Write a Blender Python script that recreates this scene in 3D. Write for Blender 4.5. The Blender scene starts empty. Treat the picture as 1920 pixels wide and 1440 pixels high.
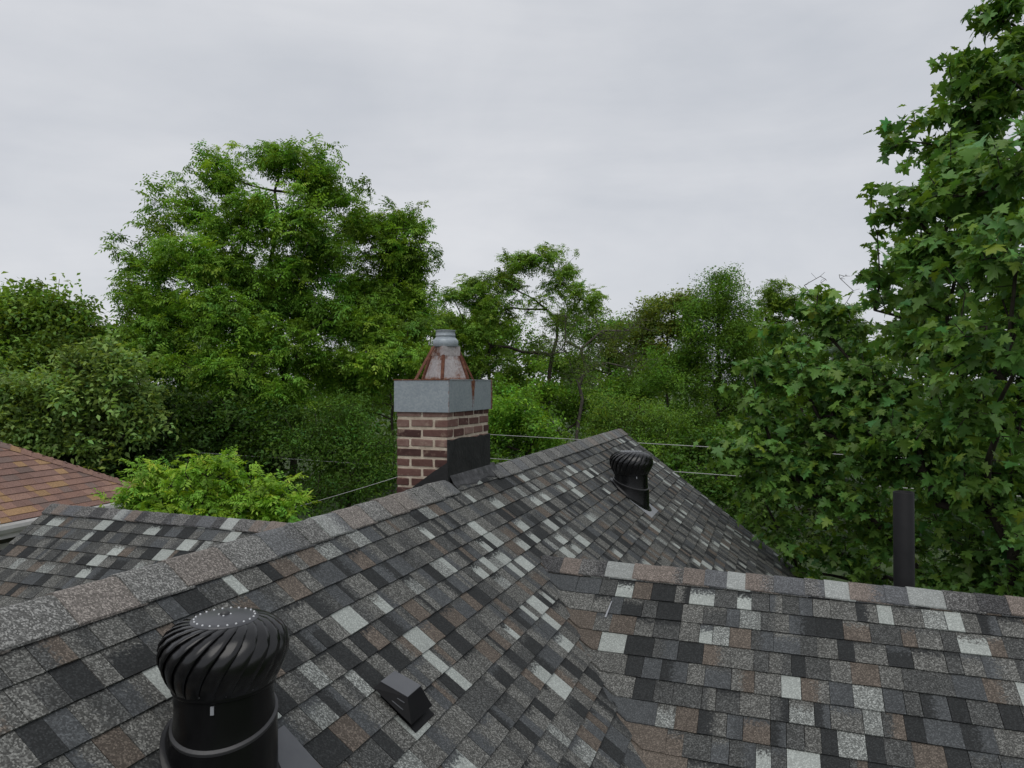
import bpy, math, random
import numpy as np
from mathutils import Vector, Matrix

# ------------------------------------------------------------------ camera, sky, sun
SC = bpy.context.scene
COL = SC.collection
H = 6.5                     # camera height over the lawn
F = 1333.0                  # focal length in photo pixels (1920 wide)
cam_d = bpy.data.cameras.new('camera'); cam = bpy.data.objects.new('camera', cam_d)
COL.objects.link(cam); SC.camera = cam
cam_d.sensor_width = 36.0; cam_d.lens = 36.0 * F / 1920.0
cam_d.clip_start = 0.05; cam_d.clip_end = 3000
cam.location = (0, 0, H); cam.rotation_euler = (math.radians(90), 0, 0)

SUN_EL, SUN_AZ = math.radians(62), math.radians(-165)      # azimuth measured from +Y towards +X
W = bpy.data.worlds.new('World'); SC.world = W; W.use_nodes = True
nt = W.node_tree; N = nt.nodes; L = nt.links; N.clear()
out = N.new('ShaderNodeOutputWorld')
sky = N.new('ShaderNodeTexSky'); sky.sky_type = 'NISHITA'; sky.sun_disc = False
sky.sun_elevation = SUN_EL; sky.sun_rotation = SUN_AZ
bg1 = N.new('ShaderNodeBackground'); bg1.inputs['Strength'].default_value = 0.10
L.new(sky.outputs[0], bg1.inputs['Color'])
tc = N.new('ShaderNodeTexCoord')
mp = N.new('ShaderNodeMapping'); mp.inputs['Scale'].default_value = (1.0, 1.0, 4.2)
mp.inputs['Rotation'].default_value = (0.03, 0.05, 0)
L.new(tc.outputs['Generated'], mp.inputs['Vector'])
n1 = N.new('ShaderNodeTexNoise'); n1.inputs['Scale'].default_value = 1.5; n1.inputs['Detail'].default_value = 5
n1.inputs['Roughness'].default_value = 0.52; n1.inputs['Distortion'].default_value = 0.5
L.new(mp.outputs[0], n1.inputs['Vector'])
cr = N.new('ShaderNodeValToRGB')
cr.color_ramp.elements[0].position = 0.36; cr.color_ramp.elements[0].color = (0.548, 0.575, 0.625, 1)
cr.color_ramp.elements[1].position = 0.64; cr.color_ramp.elements[1].color = (0.745, 0.755, 0.785, 1)
mp2 = N.new('ShaderNodeMapping'); mp2.inputs['Scale'].default_value = (1.0, 1.0, 2.0); mp2.inputs['Location'].default_value = (0.35, 0.0, 0.4)
L.new(tc.outputs['Generated'], mp2.inputs['Vector'])
n2 = N.new('ShaderNodeTexNoise'); n2.inputs['Scale'].default_value = 2.1; n2.inputs['Detail'].default_value = 6; n2.inputs['Roughness'].default_value = 0.55
n2.inputs['Distortion'].default_value = 0.35; L.new(mp2.outputs[0], n2.inputs['Vector'])
avg = N.new('ShaderNodeMath'); avg.operation = 'MULTIPLY_ADD'; avg.inputs[1].default_value = 0.5
half_ = N.new('ShaderNodeMath'); half_.operation = 'MULTIPLY'; half_.inputs[1].default_value = 0.5
L.new(n2.outputs['Fac'], half_.inputs[0]); L.new(n1.outputs['Fac'], avg.inputs[0]); L.new(half_.outputs[0], avg.inputs[2])
L.new(avg.outputs[0], cr.inputs[0])
bg2 = N.new('ShaderNodeBackground'); bg2.inputs['Strength'].default_value = 1.0
L.new(cr.outputs[0], bg2.inputs['Color'])
mx = N.new('ShaderNodeMixShader'); mx.inputs[0].default_value = 0.94
L.new(bg1.outputs[0], mx.inputs[1]); L.new(bg2.outputs[0], mx.inputs[2]); L.new(mx.outputs[0], out.inputs['Surface'])

sun_d = bpy.data.lights.new('sun', 'SUN'); sun_d.energy = 1.25; sun_d.angle = math.radians(50)
sun_d.color = (1.0, 0.97, 0.92)
sun = bpy.data.objects.new('sun', sun_d); COL.objects.link(sun)
sd = Vector((math.sin(SUN_AZ) * math.cos(SUN_EL), math.cos(SUN_AZ) * math.cos(SUN_EL), math.sin(SUN_EL)))
sun.rotation_euler = sd.to_track_quat('Z', 'Y').to_euler(); sun.location = sd * 50
SC.view_settings.view_transform = 'Standard'; SC.view_settings.look = 'None'
SC.view_settings.exposure = 0.0; SC.view_settings.gamma = 1.0; SC.view_settings.use_curve_mapping = False
SC.render.engine = 'CYCLES'
SC.cycles.max_bounces = 6; SC.cycles.diffuse_bounces = 4; SC.cycles.transmission_bounces = 4
SC.cycles.transparent_max_bounces = 4; SC.cycles.use_denoising = True

R = random.Random(7)

# ------------------------------------------------------------------ helpers
def at(px, py, Z):
    """the point at depth Z that lies in the direction of photo pixel px, py"""
    return Vector(((px - 960) / F * Z, Z, H - (py - 720) / F * Z))

def props(o, label=None, cat=None, group=None, kind=None):
    if label: o['label'] = label
    if cat: o['category'] = cat
    if group: o['group'] = group
    if kind: o['kind'] = kind
    return o

def empty(name, loc=(0, 0, 0), rz=0.0):
    o = bpy.data.objects.new(name, None); COL.objects.link(o)
    o.location = loc; o.rotation_euler = (0, 0, rz); o.empty_display_size = 0.2
    return o

def link(name, me, mat=None, parent=None, loc=None):
    o = bpy.data.objects.new(name, me); COL.objects.link(o)
    if mat is not None and len(me.materials) == 0: me.materials.append(mat)
    if parent is not None: o.parent = parent
    if loc is not None: o.location = loc
    return o

class MB:
    """collects polygons for one mesh"""
    def __init__(s): s.v = []; s.f = []; s.sm = []
    def add(s, vs, fs, smooth=False):
        b = len(s.v); s.v += [tuple(x) for x in vs]; s.f += [tuple(b + i for i in f) for f in fs]
        s.sm += [smooth] * len(fs); return b
    def box(s, lo, hi, bev=0.0):
        x0, y0, z0 = lo; x1, y1, z1 = hi
        if bev <= 0:
            s.add([(x0,y0,z0),(x1,y0,z0),(x1,y1,z0),(x0,y1,z0),(x0,y0,z1),(x1,y0,z1),(x1,y1,z1),(x0,y1,z1)],
                  [(0,3,2,1),(4,5,6,7),(0,1,5,4),(1,2,6,5),(2,3,7,6),(3,0,4,7)])
        else:
            b = bev
            ring = lambda z, i: [(x0+i,y0,z),(x1-i,y0,z),(x1,y0+i,z),(x1,y1-i,z),(x1-i,y1,z),(x0+i,y1,z),(x0,y1-i,z),(x0,y0+i,z)]
            vs = [(x0+b,y0+b,z0),(x1-b,y0+b,z0),(x1-b,y1-b,z0),(x0+b,y1-b,z0)] + ring(z0+b, b) + ring(z1-b, b) + \
                 [(x0+b,y0+b,z1),(x1-b,y0+b,z1),(x1-b,y1-b,z1),(x0+b,y1-b,z1)]
            fs = [(0,3,2,1),(20,21,22,23)]
            for i in range(8):
                j = (i + 1) % 8; fs.append((4+i, 4+j, 12+j, 12+i))
            for c, (i, j, k) in enumerate(((7,0,1),(1,2,3),(3,4,5),(5,6,7))):
                pass
            cs = [(0, 11, 4), (1, 5, 6), (2, 7, 8), (3, 9, 10)]
            for c, a, d in cs: fs.append((c, d, a)); fs.append((20 + c, a + 8, d + 8))
            es = [(0, 1, 4, 5), (1, 2, 6, 7), (2, 3, 8, 9), (3, 0, 10, 11)]
            for c0, c1, a, d in es: fs.append((c0, c1, d, a)); fs.append((20 + c1, 20 + c0, a + 8, d + 8))
            s.add(vs, fs)
    def tube(s, pts, r, n=8, caps=True, smooth=True):
        pts = [Vector(p) for p in pts]; rr = r if hasattr(r, '__len__') else [r] * len(pts)
        b = len(s.v); d = None
        for i, p in enumerate(pts):
            t = (pts[min(i+1, len(pts)-1)] - pts[max(i-1, 0)]).normalized()
            if d is None: d = t.orthogonal().normalized()
            d = (d - t * d.dot(t)).normalized(); e = t.cross(d)
            for k in range(n):
                a = 2 * math.pi * k / n
                s.v.append(tuple(p + (d * math.cos(a) + e * math.sin(a)) * rr[i]))
        for i in range(len(pts) - 1):
            for k in range(n):
                s.f.append((b+i*n+k, b+i*n+(k+1)%n, b+(i+1)*n+(k+1)%n, b+(i+1)*n+k)); s.sm.append(smooth)
        if caps:
            s.f.append(tuple(b + k for k in range(n))[::-1]); s.f.append(tuple(b + (len(pts)-1)*n + k for k in range(n)))
            s.sm += [False, False]
    def lathe(s, prof, n=40, caps=(False, False), smooth=True, c=(0, 0, 0)):
        b = len(s.v)
        for (r, z) in prof:
            for k in range(n):
                a = 2 * math.pi * k / n; s.v.append((c[0] + r*math.cos(a), c[1] + r*math.sin(a), c[2] + z))
        for i in range(len(prof) - 1):
            for k in range(n):
                s.f.append((b+i*n+(k+1)%n, b+i*n+k, b+(i+1)*n+k, b+(i+1)*n+(k+1)%n)); s.sm.append(smooth)
        if caps[0]: s.f.append(tuple(b + k for k in range(n))); s.sm.append(False)
        if caps[1]: s.f.append(tuple(b + (len(prof)-1)*n + k for k in range(n))[::-1]); s.sm.append(False)
    def mesh(s, name):
        me = bpy.data.meshes.new(name); me.from_pydata(s.v, [], s.f)
        me.polygons.foreach_set('use_smooth', s.sm); me.update(); return me
    def build(s, name, mat=None, parent=None, loc=None):
        return link(name, s.mesh(name), mat, parent, loc)

def fix_normals(me):
    import bmesh
    b = bmesh.new(); b.from_mesh(me); bmesh.ops.recalc_face_normals(b, faces=b.faces); b.to_mesh(me); b.free()

def np_mesh(name, verts, quads, attrs=None, smooth=False, tris=None):
    """verts (n,3), quads (m,4) numpy; attrs {name: (n,4)} point colours"""
    me = bpy.data.meshes.new(name)
    nq = len(quads); ntr = 0 if tris is None else len(tris)
    me.vertices.add(len(verts)); me.vertices.foreach_set('co', np.ascontiguousarray(verts, np.float32).ravel())
    me.loops.add(nq * 4 + ntr * 3); me.polygons.add(nq + ntr)
    li = np.asarray(quads, np.int32).ravel()
    ls = np.arange(nq, dtype=np.int32) * 4
    if ntr:
        li = np.concatenate([li, np.asarray(tris, np.int32).ravel()])
        ls = np.concatenate([ls, nq * 4 + np.arange(ntr, dtype=np.int32) * 3])
    me.loops.foreach_set('vertex_index', li); me.polygons.foreach_set('loop_start', ls)
    if smooth: me.polygons.foreach_set('use_smooth', np.ones(nq + ntr, bool))
    me.update(calc_edges=True)
    for k, a in (attrs or {}).items():
        at_ = me.attributes.new(k, 'FLOAT_COLOR', 'POINT'); at_.data.foreach_set('color', np.ascontiguousarray(a, np.float32).ravel())
    return me

# ------------------------------------------------------------------ materials
def mat(name, base=(0.5, 0.5, 0.5), rough=0.7, metal=0.0, spec=0.5):
    m = bpy.data.materials.new(name); m.use_nodes = True
    p = m.node_tree.nodes['Principled BSDF']
    p.inputs['Base Color'].default_value = (*base, 1); p.inputs['Roughness'].default_value = rough
    p.inputs['Metallic'].default_value = metal; p.inputs['Specular IOR Level'].default_value = spec
    return m, m.node_tree.nodes, m.node_tree.links, p

def ramp(N, stops):
    r = N.new('ShaderNodeValToRGB'); e = r.color_ramp.elements
    while len(e) > 1: e.remove(e[-1])
    for i, (pos, c) in enumerate(stops):
        el = e[0] if i == 0 else e.new(pos)
        el.position = pos; el.color = (*c, 1) if len(c) == 3 else c
    return r

def noise(N, L, scale, detail=4, rough=0.55, vec=None):
    n = N.new('ShaderNodeTexNoise'); n.inputs['Scale'].default_value = scale
    n.inputs['Detail'].default_value = detail; n.inputs['Roughness'].default_value = rough
    if vec is not None: L.new(vec, n.inputs['Vector'])
    return n

def math_n(N, L, op, a, b=None, clamp=False):
    m = N.new('ShaderNodeMath'); m.operation = op; m.use_clamp = clamp
    for i, x in enumerate((a, b)):
        if x is None: continue
        if isinstance(x, (int, float)): m.inputs[i].default_value = x
        else: L.new(x, m.inputs[i])
    return m.outputs[0]

def mixc(N, L, fac, a, b, blend='MIX'):
    m = N.new('ShaderNodeMix'); m.data_type = 'RGBA'; m.blend_type = blend
    for sock, x in ((m.inputs[0], fac), (m.inputs[6], a), (m.inputs[7], b)):
        if isinstance(x, (int, float)): sock.default_value = x
        elif isinstance(x, tuple): sock.default_value = (*x, 1) if len(x) == 3 else x
        else: L.new(x, sock)
    return m.outputs[2]

def shingle_mat(name, grain=215.0):
    m, N, L, p = mat(name, rough=0.93, spec=0.25)
    geo = N.new('ShaderNodeNewGeometry'); pos = geo.outputs['Position']
    a1 = N.new('ShaderNodeAttribute'); a1.attribute_name = 'tint'
    a2 = N.new('ShaderNodeAttribute'); a2.attribute_name = 'tint_top'
    a3 = N.new('ShaderNodeAttribute'); a3.attribute_name = 'blend'
    nb = noise(N, L, 75.0, 3, 0.7, pos)
    f = math_n(N, L, 'ADD', a3.outputs['Fac'], math_n(N, L, 'MULTIPLY', math_n(N, L, 'SUBTRACT', nb.outputs['Fac'], 0.5), 2.6))
    f = math_n(N, L, 'MULTIPLY', math_n(N, L, 'SUBTRACT', f, 0.25), 2.0, True)
    base = mixc(N, L, f, a2.outputs['Color'], a1.outputs['Color'])
    vo = N.new('ShaderNodeTexVoronoi'); vo.inputs['Scale'].default_value = grain; L.new(pos, vo.inputs['Vector'])
    sep = N.new('ShaderNodeSeparateColor'); L.new(vo.outputs['Color'], sep.inputs[0])
    g = math_n(N, L, 'POWER', sep.outputs[0], 2.6)
    spk = mixc(N, L, f, a2.outputs['Alpha'], a1.outputs['Alpha'])
    # granules: dark ground with pale grains, as strong as the blend asks for
    mul = math_n(N, L, 'ADD', math_n(N, L, 'SUBTRACT', 1.0, math_n(N, L, 'MULTIPLY', spk, 0.52)), math_n(N, L, 'MULTIPLY', math_n(N, L, 'MULTIPLY', g, spk), 2.0))
    nl = noise(N, L, 2.3, 4, 0.6, pos)
    wear = math_n(N, L, 'ADD', 0.82, math_n(N, L, 'MULTIPLY', nl.outputs['Fac'], 0.36))
    mul = math_n(N, L, 'MULTIPLY', mul, wear)
    cmb = N.new('ShaderNodeCombineColor')
    for i in range(3): L.new(mul, cmb.inputs[i])
    col = mixc(N, L, 1.0, base, cmb.outputs[0], 'MULTIPLY')
    L.new(col, p.inputs['Base Color'])
    bp = N.new('ShaderNodeBump'); bp.inputs['Strength'].default_value = 0.35; bp.inputs['Distance'].default_value = 0.002
    L.new(sep.outputs[1], bp.inputs['Height']); L.new(bp.outputs[0], p.inputs['Normal'])
    return m

def noisy_mat(name, stops, scale=8.0, rough=0.8, metal=0.0, spec=0.4, bump=0.0, bscale=60.0, detail=5):
    m, N, L, p = mat(name, rough=rough, metal=metal, spec=spec)
    tcn = N.new('ShaderNodeTexCoord')
    n = noise(N, L, scale, detail, 0.6, tcn.outputs['Object']); r = ramp(N, stops); L.new(n.outputs['Fac'], r.inputs[0])
    L.new(r.outputs[0], p.inputs['Base Color'])
    if bump:
        n2 = noise(N, L, bscale, 4, 0.6, tcn.outputs['Object'])
        b = N.new('ShaderNodeBump'); b.inputs['Strength'].default_value = bump; b.inputs['Distance'].default_value = 0.01
        L.new(n2.outputs['Fac'], b.inputs['Height']); L.new(b.outputs[0], p.inputs['Normal'])
    return m

def leaf_mat(name, transl=0.32, rough=0.42, spec=0.5):
    m = bpy.data.materials.new(name); m.use_nodes = True; N = m.node_tree.nodes; L = m.node_tree.links
    p = N['Principled BSDF']; o = N['Material Output']
    a = N.new('ShaderNodeAttribute'); a.attribute_name = 'tint'
    L.new(a.outputs['Color'], p.inputs['Base Color'])
    p.inputs['Roughness'].default_value = rough; p.inputs['Specular IOR Level'].default_value = spec
    t = N.new('ShaderNodeBsdfTranslucent')
    tcol = mixc(N, L, 1.0, a.outputs['Color'], (1.25, 1.15, 0.45), 'MULTIPLY'); L.new(tcol, t.inputs['Color'])
    mx = N.new('ShaderNodeMixShader'); mx.inputs[0].default_value = transl
    L.new(p.outputs[0], mx.inputs[1]); L.new(t.outputs[0], mx.inputs[2]); L.new(mx.outputs[0], o.inputs['Surface'])
    return m

M = {}
M['shingle'] = shingle_mat('asphalt_shingle')
M['deck'] = noisy_mat('roof_deck', [(0.3, (0.02, 0.02, 0.02)), (0.8, (0.035, 0.034, 0.033))], 12, 0.95)
M['leaf'] = leaf_mat('leaf', 0.36, 0.55, 0.22); M['maple_leaf'] = leaf_mat('maple_leaf', 0.30, 0.42, 0.32)
M['bark'] = noisy_mat('bark', [(0.3, (0.018, 0.014, 0.010)), (0.7, (0.06, 0.05, 0.038))], 9, 0.95, bump=0.6, bscale=30)
M['grey_bark'] = noisy_mat('grey_bark', [(0.3, (0.05, 0.042, 0.036)), (0.7, (0.13, 0.115, 0.10))], 9, 0.95, bump=0.6, bscale=30)
M['black_metal'] = noisy_mat('black_painted_metal', [(0.3, (0.0035, 0.0035, 0.004)), (0.75, (0.007, 0.007, 0.0075))], 14, 0.27, 0.0, 0.30, bump=0.03, bscale=20)
M['vane'] = noisy_mat('glossy_black_vane', [(0.3, (0.004, 0.004, 0.0045)), (0.75, (0.008, 0.008, 0.0085))], 14, 0.24, 0.0, 0.5, bump=0.04, bscale=18)
M['black_matt'] = noisy_mat('black_matt_metal', [(0.3, (0.004, 0.004, 0.005)), (0.75, (0.008, 0.008, 0.009))], 14, 0.5, 0.0, 0.18)
M['vent_top'] = noisy_mat('sky_greyed_disc_paint', [(0.3, (0.055, 0.057, 0.063)), (0.75, (0.080, 0.082, 0.090))], 20, 0.36)  # black disc coloured grey: the sky's reflection is put into its paint
M['rivet'], _, _, _ = mat('bright_rivet', (0.55, 0.56, 0.57), 0.35, 0.6)
M['steel_edge'], _, _, _ = mat('worn_steel_edge', (0.05, 0.05, 0.052), 0.42, 0.3)
M['flash_plate'] = noisy_mat('flashing_plate', [(0.3, (0.085, 0.089, 0.098)), (0.75, (0.125, 0.129, 0.138))], 6, 0.5)  # grey lightened for plates that face the sky, light put into the colour
M['bare_plate'] = noisy_mat('bare_flashing_plate', [(0.3, (0.25, 0.26, 0.28)), (0.75, (0.36, 0.37, 0.39))], 6, 0.5)
M['pipe'] = noisy_mat('black_pipe', [(0.3, (0.006, 0.006, 0.007)), (0.7, (0.012, 0.012, 0.013))], 7, 0.6, 0.0, 0.25, bump=0.1, bscale=25)
M['tar'] = noisy_mat('tarred_flashing', [(0.3, (0.009, 0.009, 0.010)), (0.62, (0.020, 0.020, 0.021)), (0.8, (0.05, 0.05, 0.05))], 9, 0.62, bump=0.5, bscale=24)
M['apron'] = noisy_mat('dusty_apron', [(0.3, (0.03, 0.03, 0.032)), (0.55, (0.07, 0.07, 0.074)), (0.75, (0.16, 0.16, 0.165))], 14, 0.6, bump=0.5, bscale=30)
M['mortar'] = noisy_mat('mortar', [(0.3, (0.44, 0.36, 0.28)), (0.7, (0.66, 0.58, 0.47))], 22, 0.95, bump=0.5, bscale=120)
M['white_paint'] = noisy_mat('white_gutter_paint', [(0.3, (0.62, 0.61, 0.58)), (0.7, (0.76, 0.75, 0.73))], 5, 0.5)
M['wall_green'] = noisy_mat('olive_siding', [(0.3, (0.06, 0.062, 0.045)), (0.7, (0.10, 0.10, 0.075))], 4, 0.8)
M['wall'] = noisy_mat('beige_siding', [(0.3, (0.36, 0.33, 0.28)), (0.7, (0.45, 0.42, 0.37))], 3, 0.8)
M['glass'], _, _, _ = mat('window_glass', (0.02, 0.022, 0.025), 0.06, 0.0, 0.6)
M['grass'] = noisy_mat('lawn', [(0.3, (0.020, 0.038, 0.010)), (0.55, (0.042, 0.070, 0.018)), (0.8, (0.075, 0.085, 0.035))], 0.9, 0.95, bump=0.6, bscale=6)
M['paving'] = noisy_mat('concrete_paving', [(0.3, (0.30, 0.28, 0.25)), (0.7, (0.42, 0.40, 0.37))], 2, 0.9)
M['cable'], _, _, _ = mat('cable_aluminium', (0.42, 0.42, 0.42), 0.5, 0.2)

def brick_material():
    m, N, L, p = mat('brick', rough=0.92, spec=0.2)
    oi = N.new('ShaderNodeObjectInfo'); geo = N.new('ShaderNodeNewGeometry')
    n1 = noise(N, L, 28, 5, 0.65, geo.outputs['Position'])
    r = ramp(N, [(0.0, (0.056, 0.030, 0.028)), (0.35, (0.110, 0.056, 0.048)), (0.7, (0.175, 0.098, 0.082)), (1.0, (0.28, 0.195, 0.165))])
    v = math_n(N, L, 'ADD', math_n(N, L, 'MULTIPLY', oi.outputs['Random'], 0.85), math_n(N, L, 'MULTIPLY', n1.outputs['Fac'], 0.55))
    L.new(math_n(N, L, 'SUBTRACT', v, 0.20, True), r.inputs[0])
    n2 = noise(N, L, 14, 4, 0.7, geo.outputs['Position'])
    mr = ramp(N, [(0.56, (0, 0, 0)), (0.74, (0.75, 0.75, 0.75))]); L.new(n2.outputs['Fac'], mr.inputs[0])
    c = mixc(N, L, mr.outputs[0], r.outputs[0], (0.34, 0.26, 0.20))
    L.new(c, p.inputs['Base Color'])
    b = N.new('ShaderNodeBump'); b.inputs['Strength'].default_value = 0.5; b.inputs['Distance'].default_value = 0.006
    n3 = noise(N, L, 90, 4, 0.6, geo.outputs['Position']); L.new(n3.outputs['Fac'], b.inputs['Height']); L.new(b.outputs[0], p.inputs['Normal'])
    return m
M['brick'] = brick_material()

def galv_material(name, rusty=0.0, tone=((0.245, 0.285, 0.315), (0.31, 0.35, 0.38), (0.40, 0.435, 0.455))):
    """spangled zinc; the point attribute 'rust' carries the stains"""
    m, N, L, p = mat(name, rough=0.5, metal=0.25, spec=0.4)
    geo = N.new('ShaderNodeNewGeometry'); pos = geo.outputs['Position']
    vo = N.new('ShaderNodeTexVoronoi'); vo.inputs['Scale'].default_value = 85; L.new(pos, vo.inputs['Vector'])
    sep = N.new('ShaderNodeSeparateColor'); L.new(vo.outputs['Color'], sep.inputs[0])
    nz = noise(N, L, 6, 4, 0.6, pos)
    v = math_n(N, L, 'ADD', math_n(N, L, 'MULTIPLY', sep.outputs[0], 0.35), math_n(N, L, 'MULTIPLY', nz.outputs['Fac'], 0.6))
    r = ramp(N, [(0.15, tone[0]), (0.5, tone[1]), (0.85, tone[2])]); L.new(v, r.inputs[0])
    a = N.new('ShaderNodeAttribute'); a.attribute_name = 'rust'
    n2 = noise(N, L, 30, 6, 0.7, pos)
    f = math_n(N, L, 'ADD', a.outputs['Fac'], math_n(N, L, 'MULTIPLY', math_n(N, L, 'SUBTRACT', n2.outputs['Fac'], 0.5), 1.1))
    f = math_n(N, L, 'ADD', f, rusty)
    fr = ramp(N, [(0.28, (0, 0, 0)), (0.62, (1, 1, 1))]); L.new(f, fr.inputs[0])
    n3 = noise(N, L, 45, 5, 0.7, pos)
    rr = ramp(N, [(0.3, (0.085, 0.030, 0.018)), (0.52, (0.17, 0.066, 0.035)), (0.72, (0.30, 0.17, 0.08))]); L.new(n3.outputs['Fac'], rr.inputs[0])
    c = mixc(N, L, fr.outputs[0], r.outputs[0], rr.outputs[0]); L.new(c, p.inputs['Base Color'])
    L.new(math_n(N, L, 'ADD', 0.45, math_n(N, L, 'MULTIPLY', fr.outputs[0], 0.45)), p.inputs['Roughness'])
    L.new(math_n(N, L, 'MULTIPLY', math_n(N, L, 'SUBTRACT', 1.0, fr.outputs[0]), 0.25), p.inputs['Metallic'])
    return m
M['galv'] = galv_material('galvanised_sheet'); M['galv_rusty'] = galv_material('rusty_galvanised_sheet', 0.11, ((0.30, 0.27, 0.265), (0.42, 0.385, 0.38), (0.52, 0.50, 0.495)))
M['rust'] = noisy_mat('rust', [(0.3, (0.07, 0.026, 0.017)), (0.55, (0.14, 0.055, 0.033)), (0.8, (0.22, 0.11, 0.065))], 30, 0.9, bump=0.3)

# ------------------------------------------------------------------ ground
def sheet(name, x0, x1, y0, y1, z, m, kind='structure'):
    b = MB(); b.add([(x0, y0, z), (x1, y0, z), (x1, y1, z), (x0, y1, z)], [(0, 1, 2, 3)])
    return props(b.build(name, m), kind=kind)
sheet('ground', -1500, 1500, -1500, 1500, 0.0, M['grass'])
sheet('driveway', 4.4, 7.2, 8.0, 26, 0.006, M['paving'])

# ------------------------------------------------------------------ the house (local x = down the right slope, y = along the main ridge)
ROT = -math.atan2(0.344, 0.939)
house = empty('house', (0, 0, 0), ROT)
props(house, 'house under the mottled charcoal shingle roof in the foreground, with brick chimney', 'house')
CR, SR = math.cos(ROT), math.sin(ROT)
def hw(x, y, z): return Vector((CR * x - SR * y, SR * x + CR * y, z))     # house frame to world
h, p1, xr = 0.66, 0.765, -2.09        # main ridge below camera, main pitch, ridge position
hc, pc, yc = 1.151, 0.62, 4.493       # right cross gable
hl, pl, yl = 1.095, 0.68, 4.60        # left cross gable
Y0, Y1 = -3.5, 10.27
XE = 1.5                              # right eave of the main roof
XC = 2.5                              # gable end of the right wing
XLW = -6.08                           # gable end of the left wing
zm = lambda x: H - h - p1 * abs(x - xr)
zc = lambda y: H - hc - pc * abs(y - yc)
zl = lambda y: H - hl - pl * abs(y - yl)

PAL = [  # weight, colour, speckle
    (0.155, (0.0275, 0.0293, 0.0298), 0.45),
    (0.17, (0.066, 0.068, 0.066), 0.8),
    (0.36, (0.112, 0.1125, 0.105), 0.9),
    (0.13, (0.070, 0.075, 0.078), 0.50),
    (0.11, (0.108, 0.091, 0.076), 0.60),
    (0.090, (0.325, 0.348, 0.328), 0.30),
    (0.035, (0.19, 0.20, 0.19), 0.85)]
PAL_RED = [
    (0.34, (0.232, 0.140, 0.110), 0.4), (0.28, (0.200, 0.124, 0.102), 0.4), (0.22, (0.262, 0.162, 0.126), 0.4),
    (0.10, (0.310, 0.195, 0.105), 0.4), (0.06, (0.168, 0.120, 0.104), 0.4)]
PAL_MAIN_CAP = [  # both cap palettes run paler: sky light on the ridge put into the tints
    (0.46, (0.152, 0.152, 0.145), 0.9), (0.14, (0.118, 0.119, 0.116), 0.9), (0.22, (0.180, 0.163, 0.148), 0.7),
    (0.13, (0.138, 0.143, 0.146), 0.6), (0.05, (0.245, 0.255, 0.245), 0.5)]
PAL_CAP = [
    (0.28, (0.115, 0.114, 0.111), 1.0), (0.18, (0.062, 0.062, 0.063), 0.9), (0.19, (0.165, 0.140, 0.123), 0.55),
    (0.16, (0.105, 0.109, 0.115), 0.5), (0.19, (0.285, 0.30, 0.29), 0.3)]
def pick(pal, avoid=None):
    while True:
        t = R.random() * sum(q[0] for q in pal)
        for i, q in enumerate(pal):
            t -= q[0]
            if t <= 0: break
        if i != avoid or R.random() < 0.25: return i

class Tab:
    __slots__ = ('v', 'f', 't1', 't2', 'bl', 'area', 'c')

def proj_area(pts):
    q = []
    for P in pts:
        w = hw(*P)
        if w.y < 0.3: return 0.0
        q.append((960 + F * w.x / w.y, 720 - F * (w.z - H) / w.y))
    if all(x < 0 or x > 1920 or y < 0 or y > 1440 for x, y in q): return 0.0
    a = 0
    for i in range(len(q)):
        x0, y0 = q[i]; x1, y1 = q[(i + 1) % len(q)]; a += x0 * y1 - x1 * y0
    return abs(a) / 2

def tint_for(pal, i, jit=0.10):
    w, c, s = pal[i]; k = 1 + R.uniform(-jit, jit)
    return (c[0] * k, c[1] * k, c[2] * k, s)

def make_tab(O, a, s, n, u0, u1, v0, v1, pal, i, thick=0.007, surf=None, bulge=0.0):
    """one shingle: slab from v0 (tucked under the course above) to its butt at v1"""
    t = Tab(); O = Vector(O)
    lo, hi = 0.0015, 0.0035 + thick + R.uniform(-0.0012, 0.0022)
    sk = R.uniform(-0.0025, 0.0025)
    P = lambda u, v, o: O + a * u + s * v + n * o
    top = [P(u0, v0, lo), P(u1, v0, lo), P(u1, v1 + sk * 0.5, hi), P(u0, v1 - sk * 0.5, hi)]
    bot = [q - n * thick for q in top]
    t.v = top + bot
    t.f = [(0, 1, 2, 3), (3, 2, 6, 7), (2, 1, 5, 6), (0, 3, 7, 4)]
    c1 = tint_for(pal, i); t.t1 = [c1] * 8; t.t2 = [c1] * 8; t.bl = [1.0] * 8
    if pal is PAL:
        mode = R.random()
        dk = tint_for(pal, R.choice((0, 1, 2, 3))); t.t2 = [dk] * 8
        if i in (5, 6) and mode < 0.55: b = (-0.35, -0.35, 1.7, 1.7)
        elif i in (5, 6): b = (1.6, 1.6, 1.6, 1.6)
        elif mode < 0.18: b = (-0.3, 1.5, 1.5, -0.3)
        elif mode < 0.32: b = (1.5, -0.3, -0.3, 1.5)
        elif mode < 0.62: b = (-0.2, -0.1, 1.9, 1.9)
        else: b = (1.6, 1.6, 1.6, 1.6)
        t.bl = list(b) + [b[0], b[1], b[2], b[3]]
    t.c = sum(top, Vector()) / 4
    t.area = proj_area(top)
    return t

def tab_object(t, parent, m, name='shingle'):
    me = bpy.data.meshes.new(name); me.from_pydata([tuple(q - t.c) for q in t.v], [], t.f)
    for k, arr in (('tint', t.t1), ('tint_top', t.t2)):
        A = me.attributes.new(k, 'FLOAT_COLOR', 'POINT'); A.data.foreach_set('color', [x for c in arr for x in c])
    A = me.attributes.new('blend', 'FLOAT', 'POINT'); A.data.foreach_set('value', t.bl)
    me.update(); return link(name, me, m, parent, t.c)

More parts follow.
